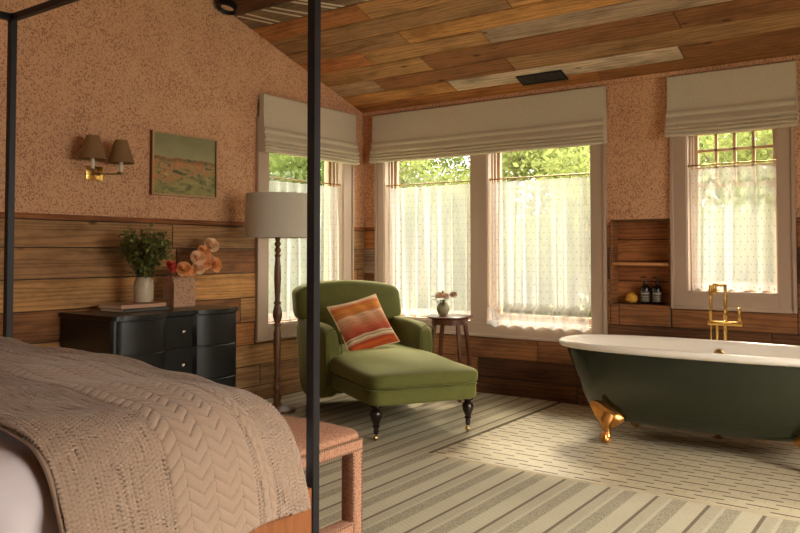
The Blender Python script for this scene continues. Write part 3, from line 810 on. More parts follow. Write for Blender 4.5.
# ------------------------------------------------------------------ chest of drawers
cy0, cy1, cx0, cx1, ct = -3.175, -2.168, .03, .612, .845
chest = thing('chest_of_drawers', 'black lacquered chest of drawers with bowed front and small silver knobs, against the boards', 'chest of drawers', (.32, -2.67, 0))
def fx(t):  # front bow for t in 0..1 along y
    a = .012 + .050 * max(0, math.sin(PI * min(1, t / .40))) ** .55 if t < .40 else 0
    if .40 <= t <= .62: a = 0.0
    if t > .62: a = .012 + .050 * max(0, math.sin(PI * (t - .62) / .38)) ** .55
    if t < .04 or t > .96: a = min(a, .03)
    return cx1 - .045 + a
def front_outline(off=0, n=60):
    return [(fx(i / n) + off, cy0 + (cy1 - cy0) * i / n) for i in range(n + 1)]
def slab(bm, off, z0, z1, back=cx0, ylo=cy0, yhi=cy1):
    pts = [(p, max(ylo, min(yhi, q))) for p, q in front_outline(off)]
    poly = [(back, ylo)] + pts + [(back, yhi)]
    prism(bm, poly, lambda p: (p[0], p[1], z0), lambda p: (p[0], p[1], z1))
bm = nb(); slab(bm, -.012, .06, ct - .028, ylo=cy0 + .006, yhi=cy1 - .006); obj('body', bm, M_chest, chest, angle=30)
bm = nb(); slab(bm, .012, ct - .026, ct, ylo=cy0 - .006, yhi=cy1 + .006)
obj('top', bm, M_chest, chest, angle=30)
bm = nb(); slab(bm, -.03, .0, .06, ylo=cy0 + .02, yhi=cy1 - .02); obj('plinth', bm, M_chest, chest, angle=30)
dz0 = [(.607, .812), (.382, .600), (.07, .375)]
for za, zb_ in dz0:
    bm = nb(); pts = [(p, q) for p, q in front_outline(0)][2:-2]
    poly = [(p - .014, q) for p, q in pts]; out = pts
    A = []
    for (p, q), (r, s_) in zip(poly, out):
        A.append([bm.verts.new((p, q, za)), bm.verts.new((r - .003, s_, za)), bm.verts.new((r, s_, za + .004)), bm.verts.new((r, s_, zb_ - .004)), bm.verts.new((r - .003, s_, zb_)), bm.verts.new((p, q, zb_))])
    for a, b in zip(A, A[1:]):
        for k in range(5): bm.faces.new((a[k], a[k + 1], b[k + 1], b[k]))
    dr = obj('drawer', bm, M_chest, chest, angle=24)
    bm = nb(); Mk = Matrix.Translation((cx1 - .046, -2.645, (za + zb_) / 2 + .003)) @ Matrix.Rotation(PI / 2, 4, 'Y')
    lathe(bm, [(.004, 0), (.004, .014), (.011, .018), (.013, .024), (.008, .031), (.002, .033)], n=12, M=Mk)
    obj('knob', bm, M_chrome, dr)

# ------------------------------------------------------------------ things on the chest
def box_on(name, c, h, rz, mats, label, cat, z, pages):
    root = thing(name, label, cat, (c[0], c[1], z), rz)
    bm = nb(); t = .003
    box(bm, -h[0], h[0], -h[1], h[1], 0, t); box(bm, -h[0], h[0], -h[1], h[1], h[2] - t, h[2]); box(bm, h[0] - t, h[0], -h[1], h[1], 0, h[2])
    obj('cover', bm, mats, root, world=False, smooth=False)
    bm = nb(); box(bm, -h[0] + .006, h[0] - t, -h[1] + .006, h[1] - .006, t, h[2] - t); obj('pages', bm, M_paperedge if pages else mats, root, world=False, smooth=False)
    return root
box_on('book', (.275, -2.79), (.13, .18, .022), .0, M_bookdark, 'dark grey large-format book at the bottom of the stack on the chest', 'book', ct, True)
bk0 = bpy.data.objects['book']
bm = nb(); yy = -.06
for k in range(9):
    w_ = R.choice((.008, .012, .006)); box(bm, .13, .1306, yy, yy + w_, .009, .0145); yy += w_ + .005
obj('spine_lettering', bm, M_label, bk0, world=False, smooth=False)
bk = box_on('book', (.262, -2.805), (.125, .175, .026), .03, M_bookpink, 'pale pink large-format book lying on top of the dark one', 'book', ct + .0225, True)
# tall ribbed vase with a leafy bunch
vx, vy = .30, -2.745
vz = ct + .049
vase = thing('ceramic_vase', 'pale glazed cylindrical vase standing on the stacked books', 'vase', (vx, vy, vz))
bm = nb(); lathe(bm, [(.044, 0), (.058, .008), (.063, .03), (.063, .12), (.058, .15), (.046, .168), (.044, .172), (.040, .168), (.05, .14), (.055, .1), (.02, .02)], (vx, vy, vz), 32); obj('vase_body', bm, M_vase, vase)
def leaf(bm, p, d, L, W, up=Vector((0, 0, 1)), curl=.15):
    d = Vector(d).normalized(); s_ = d.cross(up)
    if s_.length < .1: s_ = Vector((1, 0, 0))
    s_.normalize(); n_ = s_.cross(d)
    p = Vector(p)
    a = bm.verts.new(p); b = bm.verts.new(p + d * L * .5 + s_ * W * .5 + n_ * L * curl); c = bm.verts.new(p + d * L * .5 - s_ * W * .5 + n_ * L * curl)
    m = bm.verts.new(p + d * L * .5 + n_ * L * curl * .4); e = bm.verts.new(p + d * L)
    for f in ((a, b, m), (a, m, c), (b, e, m), (m, e, c)): bm.faces.new(f)
def bunch(name, label, cat, c, z, n, rad, h, rr, leafL=.035, W=.02, matl=None, tips=None):
    root = thing(name, label, cat, (c[0], c[1], z))
    bs, bl, bt = nb(), nb(), nb()
    for i in range(n):
        a = rr.uniform(0, 2 * PI); r = rad * math.sqrt(rr.random()); hh = h * rr.uniform(.55, 1.0) * (1 - .35 * (r / rad) ** 2)
        e = Vector((c[0] + r * math.cos(a), c[1] + r * math.sin(a), z + hh)); b = Vector((c[0] + .02 * math.cos(a), c[1] + .02 * math.sin(a), z - .06))
        P = catmull([b, (b + e) / 2 + Vector((-.01 * math.cos(a), -.01 * math.sin(a), .04)), e], 5)
        tube(bs, P, .0013, 4)
        top = i % 4 == 0
        for k in range(22 if not top else 12):
            q = P[rr.randint(3, 10)]; q2 = q + Vector((rr.gauss(0, .01), rr.gauss(0, .01), rr.gauss(0, .01)))
            leaf(bl, q2, (rr.gauss(0, 1), rr.gauss(0, 1), rr.gauss(.4, .6)), leafL * rr.uniform(.6, 1.2), W * rr.uniform(.6, 1.2))
        if top:
            for k in range(12):
                q = e + Vector((rr.gauss(0, .014), rr.gauss(0, .014), rr.gauss(.01, .02)))
                leaf(bt, q, (rr.gauss(0, 1), rr.gauss(0, 1), rr.gauss(.5, .6)), .014, .012)
    obj('stems', bs, M_stem, root); obj('leaves', bl, matl or M_leaf, root, angle=0)
    if tips: obj('blossoms', bt, tips, root, angle=0)
    else: bt.free()
    return root
bunch('leafy_bunch', 'loose bunch of dark green foliage with yellowish tips in the pale vase', 'plant', (vx, vy), vz + .15, 64, .175, .385, random.Random(5), .050, .030, None, M_leafpale)
# gabled clay vessel
wx, wy = .195, -2.369
ves = thing('clay_vessel', 'reddish textured clay vase with an arched shoulder, standing beside the stacked books', 'vase', (wx, wy, ct), 0)
hx_, hy_ = .060, .094
bm = nb(); prof = [(-hx_, 0), (hx_, 0), (hx_, .15)] + [(hx_ * math.cos(a), .15 + .075 * math.sin(a)) for a in (.35, .7, 1.05, 1.4, 1.75, 2.1, 2.45, 2.8)] + [(-hx_, .15)]
prism(bm, prof, lambda p: (wx + p[0], wy - hy_, ct + p[1]), lambda p: (wx + p[0], wy + hy_, ct + p[1]))
bmesh.ops.bevel(bm, geom=[e for e in bm.edges if e.calc_face_angle(0) > .6], offset=.016, segments=4, affect='EDGES')
obj('vessel_body', bm, M_vessel, ves)
bm = nb(); lathe(bm, [(.02, 0), (.026, .004), (.026, .012), (.02, .012), (.018, .004)], (wx, wy, ct + .220), 20); obj('neck', bm, M_vessel, ves)
def rose(bm, c, r, rr, d=(0, 0, 1)):
    c = Vector(c); q = Vector((0, 0, 1)).rotation_difference(Vector(d).normalized()).to_matrix()
    for layer, (k, rad, h, tilt) in enumerate(((3, .35, .9, .1), (4, .6, .85, .3), (5, .85, .7, .6), (6, 1.0, .5, .9))):
        for j in range(k):
            a = 2 * PI * j / k + layer * .7 + rr.uniform(-.2, .2); rows_ = []
            for v in range(5):
                t = v / 4; row = []
                rad2 = r * rad * (.25 + .75 * math.sin(t * PI * .55)) + r * .12 * t * tilt
                zz = r * h * 1.2 * t - r * .3 * (tilt * t * t)
                for u in range(5):
                    w_ = (u / 4 - .5) * 2 * (PI / k) * 1.35 * math.sin(PI * (.12 + .8 * t))
                    p = Vector((rad2 * math.cos(a + w_), rad2 * math.sin(a + w_), zz + rr.uniform(-.02, .02) * r))
                    row.append(bm.verts.new(c + q @ p))
                rows_.append(row)
            for A, B_ in zip(rows_, rows_[1:]):
                for u in range(4): bm.faces.new((A[u], A[u + 1], B_[u + 1], B_[u]))
rr = random.Random(9)
def flower(name, c, r, mat, label, base, grp=None, cat='flower', d=(0, 0, 1)):
    root = thing(name, label, cat, c, 0, grp)
    bm = nb(); rose(bm, c, r, rr, d); obj('petals', bm, mat, root, angle=0)
    bm = nb(); tube(bm, catmull([base, (Vector(base) + Vector(c)) / 2 + Vector((0, -.01, .03)), Vector(c)], 6), .002, 5); obj('stem', bm, M_stem, root)
    return root
neck = (wx, wy, ct + .2)
FL = [(-.035, -.005, .285, .034, M_peach, (1, -.5, .4)), (.045, -.075, .30, .032, M_pale, (1, -.2, .6)), (.07, .0, .275, .026, M_peach, (1, .2, .5))]
fl = [((.30, -2.415, 1.105), .054, M_peach, 'full orange rose low over the left shoulder of the clay vase', (1, -.5, .5)),
      ((.29, -2.345, 1.09), .036, M_peach, 'small orange rose just above the mouth of the clay vase', (1, -.3, .6)),
      ((.27, -2.275, 1.185), .052, M_pale, 'pale peach rose in the middle of the rose spray', (1, -.3, .4)),
      ((.25, -2.205, 1.225), .050, M_peach, 'deep peach rose just under the topmost pale one', (1, -.1, .6)),
      ((.26, -2.20, 1.145), .044, M_peach, 'orange rose tucked at the centre below the deep peach one', (1, -.2, .2)),
      ((.28, -2.275, 1.115), .046, M_pale, 'soft peach rose low in the spray above the clay vase shoulder', (1, -.3, .3)),
      ((.24, -2.15, 1.185), .038, M_pale, 'small pale rose between the spray centre and the open outer rose', (1, -.1, .5)),
      ((.25, -2.105, 1.135), .056, M_peach, 'open peach rose reaching farthest out from the clay vase', (1, .1, .3)),
      ((.22, -2.11, 1.275), .056, M_pale, 'cream rose standing highest above the clay vase', (.9, -.1, .5))]
for c, r, m, lab, d_ in fl: flower('rose', c, r, m, lab, neck, 'roses in the clay vase', d=d_)
flower('coral_bloom', (.31, -2.545, 1.125), .045, M_red, 'single coral red bloom between the green bunch and the clay vase', (vx + .01, vy + .02, vz + .16), d=(1, .3, .5))

# ------------------------------------------------------------------ floor lamp
lx, ly = .42, -1.612
fl_ = thing('floor_lamp', 'tall floor lamp with turned wooden stem and pale drum shade', 'floor lamp', (lx, ly, 0))
bm = nb(); lathe(bm, [(.14, 0), (.145, .01), (.14, .022), (.10, .034), (.05, .045), (.03, .055)], (lx, ly, .004), 36); obj('base', bm, M_lampwood, fl_)
bm = nb()
pr = [(.03, .05), (.035, .06), (.024, .08), (.03, .10), (.036, .115), (.03, .13), (.020, .145), (.026, .16), (.034, .175), (.03, .195), (.018, .215), (.022, .24), (.029, .26), (.022, .275), (.018, .29),
      (.020, .33), (.027, .42), (.031, .52), (.030, .60), (.022, .64), (.020, .655), (.030, .662), (.030, .672), (.020, .68), (.028, .70), (.037, .735), (.037, .76), (.028, .80), (.020, .825), (.030, .833), (.030, .843), (.019, .85),
      (.020, .88), (.027, 1.0), (.028, 1.06), (.022, 1.15), (.018, 1.19), (.026, 1.20), (.026, 1.21), (.014, 1.22), (.026, 1.24), (.026, 1.25), (.014, 1.27), (.026, 1.29), (.026, 1.30), (.016, 1.315), (.022, 1.34), (.022, 1.37), (.008, 1.38), (.006, 1.66)]
lathe(bm, pr, (lx, ly, 0), 20); obj('pole', bm, M_lampwood, fl_)
bm = nb(); lathe(bm, [(.256, 1.342), (.248, 1.682), (.2465, 1.682), (.2545, 1.343)], (lx, ly, 0), 56, cap=False); obj('lamp_shade', bm, M_lampshade, fl_)
bm = nb()
for k in range(3):
    a = k * 2 * PI / 3; tube(bm, [(lx, ly, 1.672), (lx + .247 * math.cos(a), ly + .247 * math.sin(a), 1.672)], .002, 5)
lathe(bm, [(.006, 1.655), (.012, 1.675), (.010, 1.69), (.003, 1.70)], (lx, ly, 0), 12); obj('shade_spider', bm, M_oldbrass, fl_)

# ------------------------------------------------------------------ green chaise
CM = Vector((1.783, -1.617, 0)); ang = math.atan2(-.506, .862)
ch = thing('chaise_chair', 'olive green velvet chaise armchair with long seat and turned front legs', 'armchair', CM, ang)
S0 = -.02
A = dict(world=False, parent=ch)
# seat rail
def rail(q, w):
    x, y, z = w
    if q.z < 0: z += .035 * max(0, (-.95 - x)) * 0
    if x < -.75 and z < .3: z -= .06 * min(1, (-.75 - x) / .3)
    return (x, y, z)
bm = nb(); sbox(bm, (-.61, S0, .295), (.735, .395, .060), p=(14, 9), n=24, fn=rail); obj('seat_rail', bm, M_velvet, **A, angle=60)
def cush(q, w):
    x, y, z = w
    if q.z > 0:
        z += .018 * (1 - q.y ** 2) * (1 - max(0, q.x) ** 3) + .004 * math.sin(x * 9) * q.z
        z += .03 * max(0, min(1, (-x) / .8)) * q.z
    return (x, y, z)
bm = nb(); sbox(bm, (-.565, S0, .395), (.705, .402, .062), p=(13, 5), n=28, fn=cush); obj('seat_cushion', bm, M_velvet, **A, angle=60)
bm = nb(); pts = []
for i in range(160):
    t = 2 * PI * i / 159; c_, s_ = math.cos(t), math.sin(t); L = (abs(c_) ** 14 + abs(s_) ** 14) ** (1 / 14)
    pts.append((-.61 + .738 * c_ / L, S0 + .399 * s_ / L, .342))
tube(bm, pts, .0045, 6, cap=False); obj('piping', bm, M_velvet, **A)
# back: reclined shell and thick upper roll
def lean(q, w):
    x, y, z = w; return (x - .22 * (z - .1) - .10 * max(0, z - .55), y, z)
bm = nb(); sbox(bm, (-1.33, S0, .43), (.085, .415, .35), p=(7, 6), n=16, fn=lean); obj('back_shell', bm, M_velvet, **A, angle=60)
def lean2(q, w):
    x, y, z = w
    z -= .050 * abs(q.y) ** 2.2 * (q.z > 0) * q.z
    x += .03 * (1 - q.y ** 2) * (q.x > 0)
    return (x - .22 * (z - .1) - .10 * max(0, z - .55), y, z)
bm = nb(); sbox(bm, (-1.24, S0, .828), (.125, .462, .165), p=(4.5, 6.5), n=26, fn=lean2); obj('backrest_roll', bm, M_velvet, **A, angle=60)
bm = nb(); sbox(bm, (-1.17, S0, .58), (.09, .315, .17), p=(5, 3), n=16, fn=lean); obj('inner_back_cushion', bm, M_velvet, **A, angle=60)
# arms
for sg in (-1, 1):
    def armf(q, w, sg=sg):
        x, y, z = w
        if z > .5: z += .03 * max(0, (-x - .7)) ; y += sg * .012 * q.z
        if q.x < 0: x -= .18 * max(0, z - .1)
        if z < .25: z += .06 * max(0, min(1, (x + 1.25) / .5)) * 1
        z += .0
        return (x, y, z)
    bm = nb(); sbox(bm, (-1.03, S0 + sg * .375, .385), (.36, .066, .295), p=(6, 4.5), n=16, fn=armf); arm = obj('arm', bm, M_velvet, **A, angle=60)
    bm = nb(); P = []
    for i in range(25):
        t = PI * i / 24; P.append((-.668, S0 + sg * .378 + .058 * math.cos(t), .61 + .058 * math.sin(t)))
    P = [(-.668, P[0][1], .25)] + P + [(-.668, P[-1][1], .25)]
    tube(bm, P, .004, 6); 
    me_o = obj('arm_welt', bm, M_velvet, parent=arm, world=False)
# legs
for s_ in (-.341, .341):
    bm = nb(); lathe(bm, [(.030, .245), (.036, .235), (.036, .22), (.026, .21), (.022, .205), (.034, .195), (.040, .175), (.036, .15), (.024, .12), (.018, .105), (.024, .098), (.024, .092), (.016, .085), (.018, .065), (.013, .045)], (0, s_, 0), 20)
    lg = obj('leg', bm, M_legwood, **A)
    bm = nb(); Mw = Matrix.Translation((-.006, s_ + .0, .021)) @ Matrix.Rotation(PI / 2, 4, 'X') @ Matrix.Translation((0, 0, -.009))
    lathe(bm, [(.004, 0), (.017, 0), (.017, .018), (.004, .018)], n=18, M=Mw)
    tube(bm, [(0, s_, .05), (.006, s_ - .013, .04), (-.006, s_ - .013, .02)], .004, 6); tube(bm, [(0, s_, .05), (.006, s_ + .013, .04), (-.006, s_ + .013, .02)], .004, 6)
    obj('caster', bm, M_oldbrass, parent=lg, world=False)
for s_ in (-.37, .33):
    bm = nb(); box(bm, -1.36, -1.31, s_ - .022, s_ + .022, .004, .12, bev=.004); obj('leg', bm, M_legwood, **A)

# pillow
def pillow(name, label, c, size, th, rotm, mat):
    root = thing(name, label, 'cushion', c); n = 26
    me = bpy.data.meshes.new('pillow_cover'); V, F, UV = [], [], []
    def pos(u, v, s_):
        x, y = u * 2 - 1, v * 2 - 1
        pin = 1 - .07 * (1 - x * x) if 0 else 1
        X = x * (1 - .06 * (1 - y * y)) * .5 * size; Y = y * (1 - .06 * (1 - x * x)) * .5 * size
        tt = th * .5 * ((1 - x ** 4) * (1 - y ** 4)) ** .55
        w_ = .006 * math.sin(9 * x + 4 * y) * (1 - x ** 4) * (1 - y ** 4)
        return rotm @ Vector((X, Y, s_ * tt + w_))
    for s_ in (1, -1):
        b = len(V)
        for j in range(n + 1):
            for i in range(n + 1): V.append(pos(i / n, j / n, s_)); UV.append((i / n, j / n))
        for j in range(n):
            for i in range(n):
                p = b + j * (n + 1) + i; f = (p, p + 1, p + n + 2, p + n + 1); F.append(f if s_ > 0 else f[::-1])
    me.from_pydata([tuple(v) for v in V], [], F); me.update(); ul = me.uv_layers.new(name='UVMap')
    for l in me.loops: ul.data[l.index].uv = UV[l.vertex_index]
    mesh_obj('pillow_cover', me, mat, root, world=False, angle=0)
    bm = nb(); P = []
    for k in range(4 * n + 1):
        e, f = divmod(k % (4 * n), n); t = f / n
        u, v = ((t, 0), (1, t), (1 - t, 1), (0, 1 - t))[e]; P.append(pos(u, v, 0))
    tube(bm, P, .004, 6, cap=False); obj('trim_edge', bm, M_cream, root, world=False)
    return root
Fd = Vector((.862, -.506, 0)); Sd = Vector((.506, .862, 0)); Z = Vector((0, 0, 1))
tl = math.radians(33)
nP = Fd * math.cos(tl) + Z * math.sin(tl); upP = Z * math.cos(tl) - Fd * math.sin(tl)
roll = math.radians(14); xa_ = Sd * math.cos(roll) + upP * math.sin(roll); ya_ = upP * math.cos(roll) - Sd * math.sin(roll)
rotm = Matrix(((xa_.x, ya_.x, nP.x), (xa_.y, ya_.y, nP.y), (xa_.z, ya_.z, nP.z)))
pc = CM + Fd * (-.885) + Sd * (-.085) + Z * .672
pillow('kilim_cushion', 'square striped cushion in orange, red and cream leaning on the green chaise', pc, .44, .13, rotm, M_kilim)

# ------------------------------------------------------------------ side table + little vase
tx, ty, th_ = 1.243, -.405, .697
st = thing('side_table', 'small round dark wood side table with four splayed legs under the window', 'side table', (tx, ty, 0))
bm = nb(); lathe(bm, [(.02, th_ - .02), (.18, th_ - .02), (.193, th_ - .014), (.193, th_ - .004), (.186, th_), (.02, th_)], (tx, ty, 0), 48); obj('table_top', bm, M_tablewood, st)
bm = nb(); lathe(bm, [(.148, th_ - .07), (.155, th_ - .07), (.155, th_ - .02), (.148, th_ - .02)], (tx, ty, 0), 40, cap=False); obj('apron', bm, M_tablewood, st)
vd = math.atan2(-5.5, 3.4)
for k in range(4):
    a = vd + .47 + k * PI / 2
    cth, sth = math.cos(a), math.sin(a)
    bm = nb(); pts = [(.142, th_ - .03), (.146, th_ - .1), (.160, th_ - .18), (.176, th_ - .30), (.186, .25), (.180, .10), (.172, .004)]
    ws = [.012, .013, .013, .012, .011, .011, .010]
    rings = []
    for (r_, z_), w_ in zip(pts, ws):
        c_ = Vector((tx + r_ * cth, ty + r_ * sth, z_)); e1 = Vector((cth, sth, 0)); e2 = Vector((-sth, cth, 0))
        rings.append([bm.verts.new(c_ + e1 * (i * w_) + e2 * (j * w_ * 1.15)) for i, j in ((-1, -1), (1, -1), (1, 1), (-1, 1))])
    for P_, Q_ in zip(rings, rings[1:]):
        for i in range(4): bm.faces.new((P_[i], P_[(i + 1) % 4], Q_[(i + 1) % 4], Q_[i]))
    bm.faces.new(rings[0]); bm.faces.new(rings[-1][::-1])
    obj('leg', bm, M_tablewood, st, angle=50)
sv = thing('bud_vase', 'small round grey-green vase on the round side table', 'vase', (tx - .055, ty - .02, th_))
sx, sy = tx - .055, ty - .02
bm = nb(); lathe(bm, [(.026, 0), (.04, .012), (.055, .045), (.054, .075), (.038, .105), (.026, .12), (.030, .132), (.024, .13), (.022, .115), (.01, .06)], (sx, sy, th_), 28); obj('vase_body', bm, M_smallvase, sv)
r2 = random.Random(21)
pk = [((sx - .02, sy - .03, th_ + .165), .030, 'dusty pink bloom at the front of the little round vase'), ((sx + .03, sy - .01, th_ + .16), .030, 'dusty pink bloom in the middle of the little round vase'), ((sx + .085, sy + .03, th_ + .172), .030, 'dusty pink bloom leaning out to the window pane side of the little vase')]
for c, r, lab in pk: flower('pink_bloom', c, r, M_pink, lab, (sx, sy, th_ + .11), 'pink blooms in the bud vase', d=(.5, -.8, .7))
sprig = thing('leaf_sprigs', 'green leaf sprigs spreading from the little round vase', 'leaves', (sx, sy, th_ + .12))
bm = nb()
for dx, dy, dz, L in ((-.10, -.02, .03, .09), (-.08, 0, .06, .07), (.10, .03, .08, .08), (.13, .04, .07, .07), (.02, -.05, -.01, .07), (-.04, -.06, .0, .06), (.06, -.04, .0, .06), (.12, .05, .05, .06), (-.02, .02, .09, .05)):
    d_ = Vector((dx, dy, dz)); p = Vector((sx, sy, th_ + .125)) + d_ * .45
    tube(bm, [(sx, sy, th_ + .11), p], .0015, 4); leaf(bm, p, d_, L, .03)
    leaf(bm, p, d_ + Vector((.03, .0, -.05)), L * .7, .025)
obj('leaves', bm, M_leaf, sprig, angle=0)

# ------------------------------------------------------------------ bathtub
bx, by, ra, rb, rz_ = 3.39, -.80, .955, .385, .635
tub = thing('clawfoot_bathtub', 'dark green clawfoot bathtub with white rolled rim and gold feet', 'bathtub', (bx, by, 0))
def sup(t, a, b, e=2.7):
    c_, s_ = math.cos(t), math.sin(t); return (bx + a * math.copysign(abs(c_) ** (2 / e), c_), by + b * math.copysign(abs(s_) ** (2 / e), s_))
def loft(bm, rings_, n=96, capA=False, capB=False, e=2.7):
    RR = []
    for (a, b, z) in rings_:
        RR.append([bm.verts.new((*sup(2 * PI * i / n + .0001, a, b, e), z)) for i in range(n)])
    for A_, B_ in zip(RR, RR[1:]):
        for i in range(n): bm.faces.new((A_[i], A_[(i + 1) % n], B_[(i + 1) % n], B_[i]))
    if capA: bm.faces.new(RR[0][::-1])
    if capB: bm.faces.new(RR[-1])
bm = nb(); loft(bm, [(.50, .17, .128), (.62, .22, .132), (.68, .255, .145), (.72, .28, .17), (.755, .298, .215), (.785, .312, .28), (.82, .328, .38), (.86, .34, .48), (.89, .348, .55), (.905, .352, .598)], capA=True)
obj('outer_shell', bm, M_tubgreen, tub, angle=60)
bm = nb(); loft(bm, [(.903, .350, .592), (.925, .366, .588), (.945, .378, .594), (.955, .385, .608), (.953, .384, .624), (.94, .376, .635), (.92, .362, .637), (.90, .346, .630), (.885, .334, .612), (.86, .318, .56), (.82, .30, .42), (.77, .275, .28), (.70, .235, .20), (.60, .18, .17), (.3, .08, .165)], capB=True)
obj('rim_and_basin', bm, M_tubwhite, tub, angle=60)
bm = nb(); Mo = Matrix.Translation((3.405, by + .318, .555)) @ Matrix.Rotation(PI / 2 + .12, 4, 'X')
lathe(bm, [(.005, -.005), (.030, -.005), (.032, .004), (.024, .012), (.020, .008), (.005, .006)], n=24, M=Mo); obj('overflow_drain', bm, M_oldbrass, tub)
bm = nb(); lathe(bm, [(.028, 0), (.03, .008), (.018, .012), (.018, .132)], (3.40, -.52, .0), 18); obj('drain_pipe', bm, M_oldbrass, tub)
def claw(mx, my):
    bm = nb()
    cx_, cy_ = bx + (-.50 if mx < 0 else .60), by + my * .225
    o = Vector((mx * .55, my * .83, 0)).normalized(); tn = Vector((-o.y, o.x, 0))
    C0 = Vector((cx_, cy_, 0))
    # shield plate hugging the shell
    P = [(-.10, .235, -.0), (-.085, .268, .0), (-.05, .262, 0), (-.005, .235, 0), (.045, .205, 0), (.082, .17, 0), (.08, .145, 0), (.05, .125, 0), (.02, .10, 0), (-.025, .095, 0), (-.05, .13, 0), (-.08, .18, 0)]
    tsign = -1 if (mx * my) > 0 else 1
    ta = Vector((mx, 0, 0))
    front, back = [], []
    for (t_, z_, _) in P:
        # spread along x towards the tub's end; follow the shell's slope
        off = .045 + .16 * max(0, z_ - .12)
        base = C0 + ta * (-t_) * 1.0 * 1 + o * off
        front.append(bm.verts.new(base + o * .022 + Z * z_)); back.append(bm.verts.new(base - o * .02 + Z * z_))
    m_ = bm.verts.new(sum((v.co for v in front), Vector()) / len(front) + o * .028)
    n_ = len(P)
    for i in range(n_):
        bm.faces.new((front[i], front[(i + 1) % n_], m_)); bm.faces.new((front[i], back[i], back[(i + 1) % n_], front[(i + 1) % n_]))
    bm.faces.new(back)
    # ankle
    tube(bm, catmull([C0 + o * .05 + Z * .18, C0 + o * .078 + Z * .13, C0 + o * .07 + Z * .09, C0 + o * .066 + Z * .055, C0 + o * .075 + Z * .035], 5),
         [.05, .05, .048, .046, .042, .038, .034, .030, .027, .026, .025, .024, .023, .023, .024, .026, .028, .028, .028, .026, .024], 14)
    # ball and toes
    ball = C0 + o * .075 + Z * .026
    lathe(bm, [(.001, -.0255), (.014, -.021), (.023, -.01), (.026, 0), (.023, .01), (.014, .021), (.001, .0255)], tuple(ball), 16)
    for k in (-1, 0, 1):
        a_ = k * .75; dd = (o * math.cos(a_) + tn * math.sin(a_))
        tube(bm, catmull([ball + Z * .045 + dd * .006, ball + Z * .028 + dd * .026, ball + Z * .006 + dd * .034, ball - Z * .018 + dd * .028], 4), [.012] * 4 + [.012] * 4 + [.011, .009, .007, .005, .003], 8)
    tube(bm, catmull([ball + Z * .04 - o * .01, ball + Z * .01 - o * .03, ball - Z * .02 - o * .024], 4), .008, 8)
    bm.normal_update()
    obj('claw_foot', bm, M_gold, tub, angle=50)
for mx, my in ((-1, -1), (1, -1), (-1, 1), (1, 1)): claw(mx, my)

# tub filler: floor-standing brass
fq = thing('tub_filler', 'square-tubed brass floor-standing tub faucet behind the bathtub', 'faucet', (3.42, -.355, 0))
fy_ = -.365
def bar(bm, p, q, w, bev=.003):
    p, q = Vector(p), Vector(q)
    lo = [min(a, b) - w for a, b in zip(p, q)]; hi = [max(a, b) + w for a, b in zip(p, q)]
    box(bm, lo[0], hi[0], lo[1], hi[1], lo[2], hi[2], bev=bev, seg=2)
x1f, x2f, x3f = 3.328, 3.423, 3.512
bm = nb(); bar(bm, (x2f - .002, fy_, .003), (x2f - .002, fy_, .735), .013); bar(bm, (x2f - .055, fy_, .003), (x2f - .055, fy_, .735), .010)
lathe(bm, [(.04, 0), (.04, .008), (.02, .012)], (x2f, fy_, 0), 24)
obj('riser', bm, M_brass, fq)
bm = nb(); bar(bm, (x1f - .005, fy_, .745), (x3f + .005, fy_, .745), .015); obj('mixer_bar', bm, M_brass, fq)
bm = nb(); bar(bm, (x2f, fy_, .76), (x2f, fy_, 1.000), .010); bar(bm, (x2f, fy_, 1.005), (x1f + .03, fy_ - .0, 1.005), .008); bar(bm, (x1f + .028, fy_ - .004, .955), (x1f + .028, fy_ - .004, 1.005), .013)
bar(bm, (x2f, fy_, .79), (x2f, fy_, .835), .013)
obj('spout', bm, M_brass, fq)
bm = nb(); bar(bm, (x1f, fy_, .765), (x1f, fy_, .99), .009); bar(bm, (x1f, fy_, .93), (x1f, fy_, .995), .011); bar(bm, (x1f, fy_, .60), (x1f, fy_, .73), .005); obj('hand_shower', bm, M_brass, fq)
bm = nb(); bar(bm, (x3f, fy_, .76), (x3f, fy_, .845), .011); obj('handle', bm, M_brass, fq)

# niche things
def pump_bottle(x, y, z, label):
    b = thing('pump_bottle', label, 'bottle', (x, y, z), 0, 'pump bottles in the wall niche')
    bm = nb(); lathe(bm, [(.034, 0), (.037, .006), (.037, .115), (.033, .132), (.018, .146), (.014, .152), (.014, .162)], (x, y, z), 24); obj('bottle_body', bm, M_bottle, b)
    bm = nb(); lathe(bm, [(.0145, .160), (.0145, .175), (.005, .178), (.005, .202), (.011, .204), (.011, .214), (.004, .216)], (x, y, z), 14)
    tube(bm, [(x, y, z + .208), (x - .03, y - .02, z + .206)], .004, 8); obj('pump', bm, M_bottle, b)
    # label wraps the front
    for nm, z0_, z1_, rr_, m_, a0_, a1_ in (('bottle_label', .02, .098, .0376, M_label, -1.15, 1.15), ('label_print', .080, .086, .0381, M_labelline, -.95, .95), ('label_print', .058, .061, .0381, M_labelline, -.6, .6), ('label_print', .046, .048, .0381, M_labelline, -.6, .6), ('label_print', .034, .036, .0381, M_labelline, -.5, .5)):
        bm = nb(); A_ = []
        for i in range(13):
            a = -PI / 2 + .35 + a0_ + (a1_ - a0_) * i / 12; A_.append((bm.verts.new((x + rr_ * math.cos(a), y + rr_ * math.sin(a), z + z0_)), bm.verts.new((x + rr_ * math.cos(a), y + rr_ * math.sin(a), z + z1_))))
        for p, q in zip(A_, A_[1:]): bm.faces.new((p[0], q[0], q[1], p[1]))
        obj(nm, bm, m_, b)
nzb = NI[2] + .0025
pump_bottle(2.742, .056, nzb, 'dark pump bottle in the niche standing next to the yellow sponge')
pump_bottle(2.832, .056, nzb, 'dark pump bottle in the niche standing nearest the window casing')
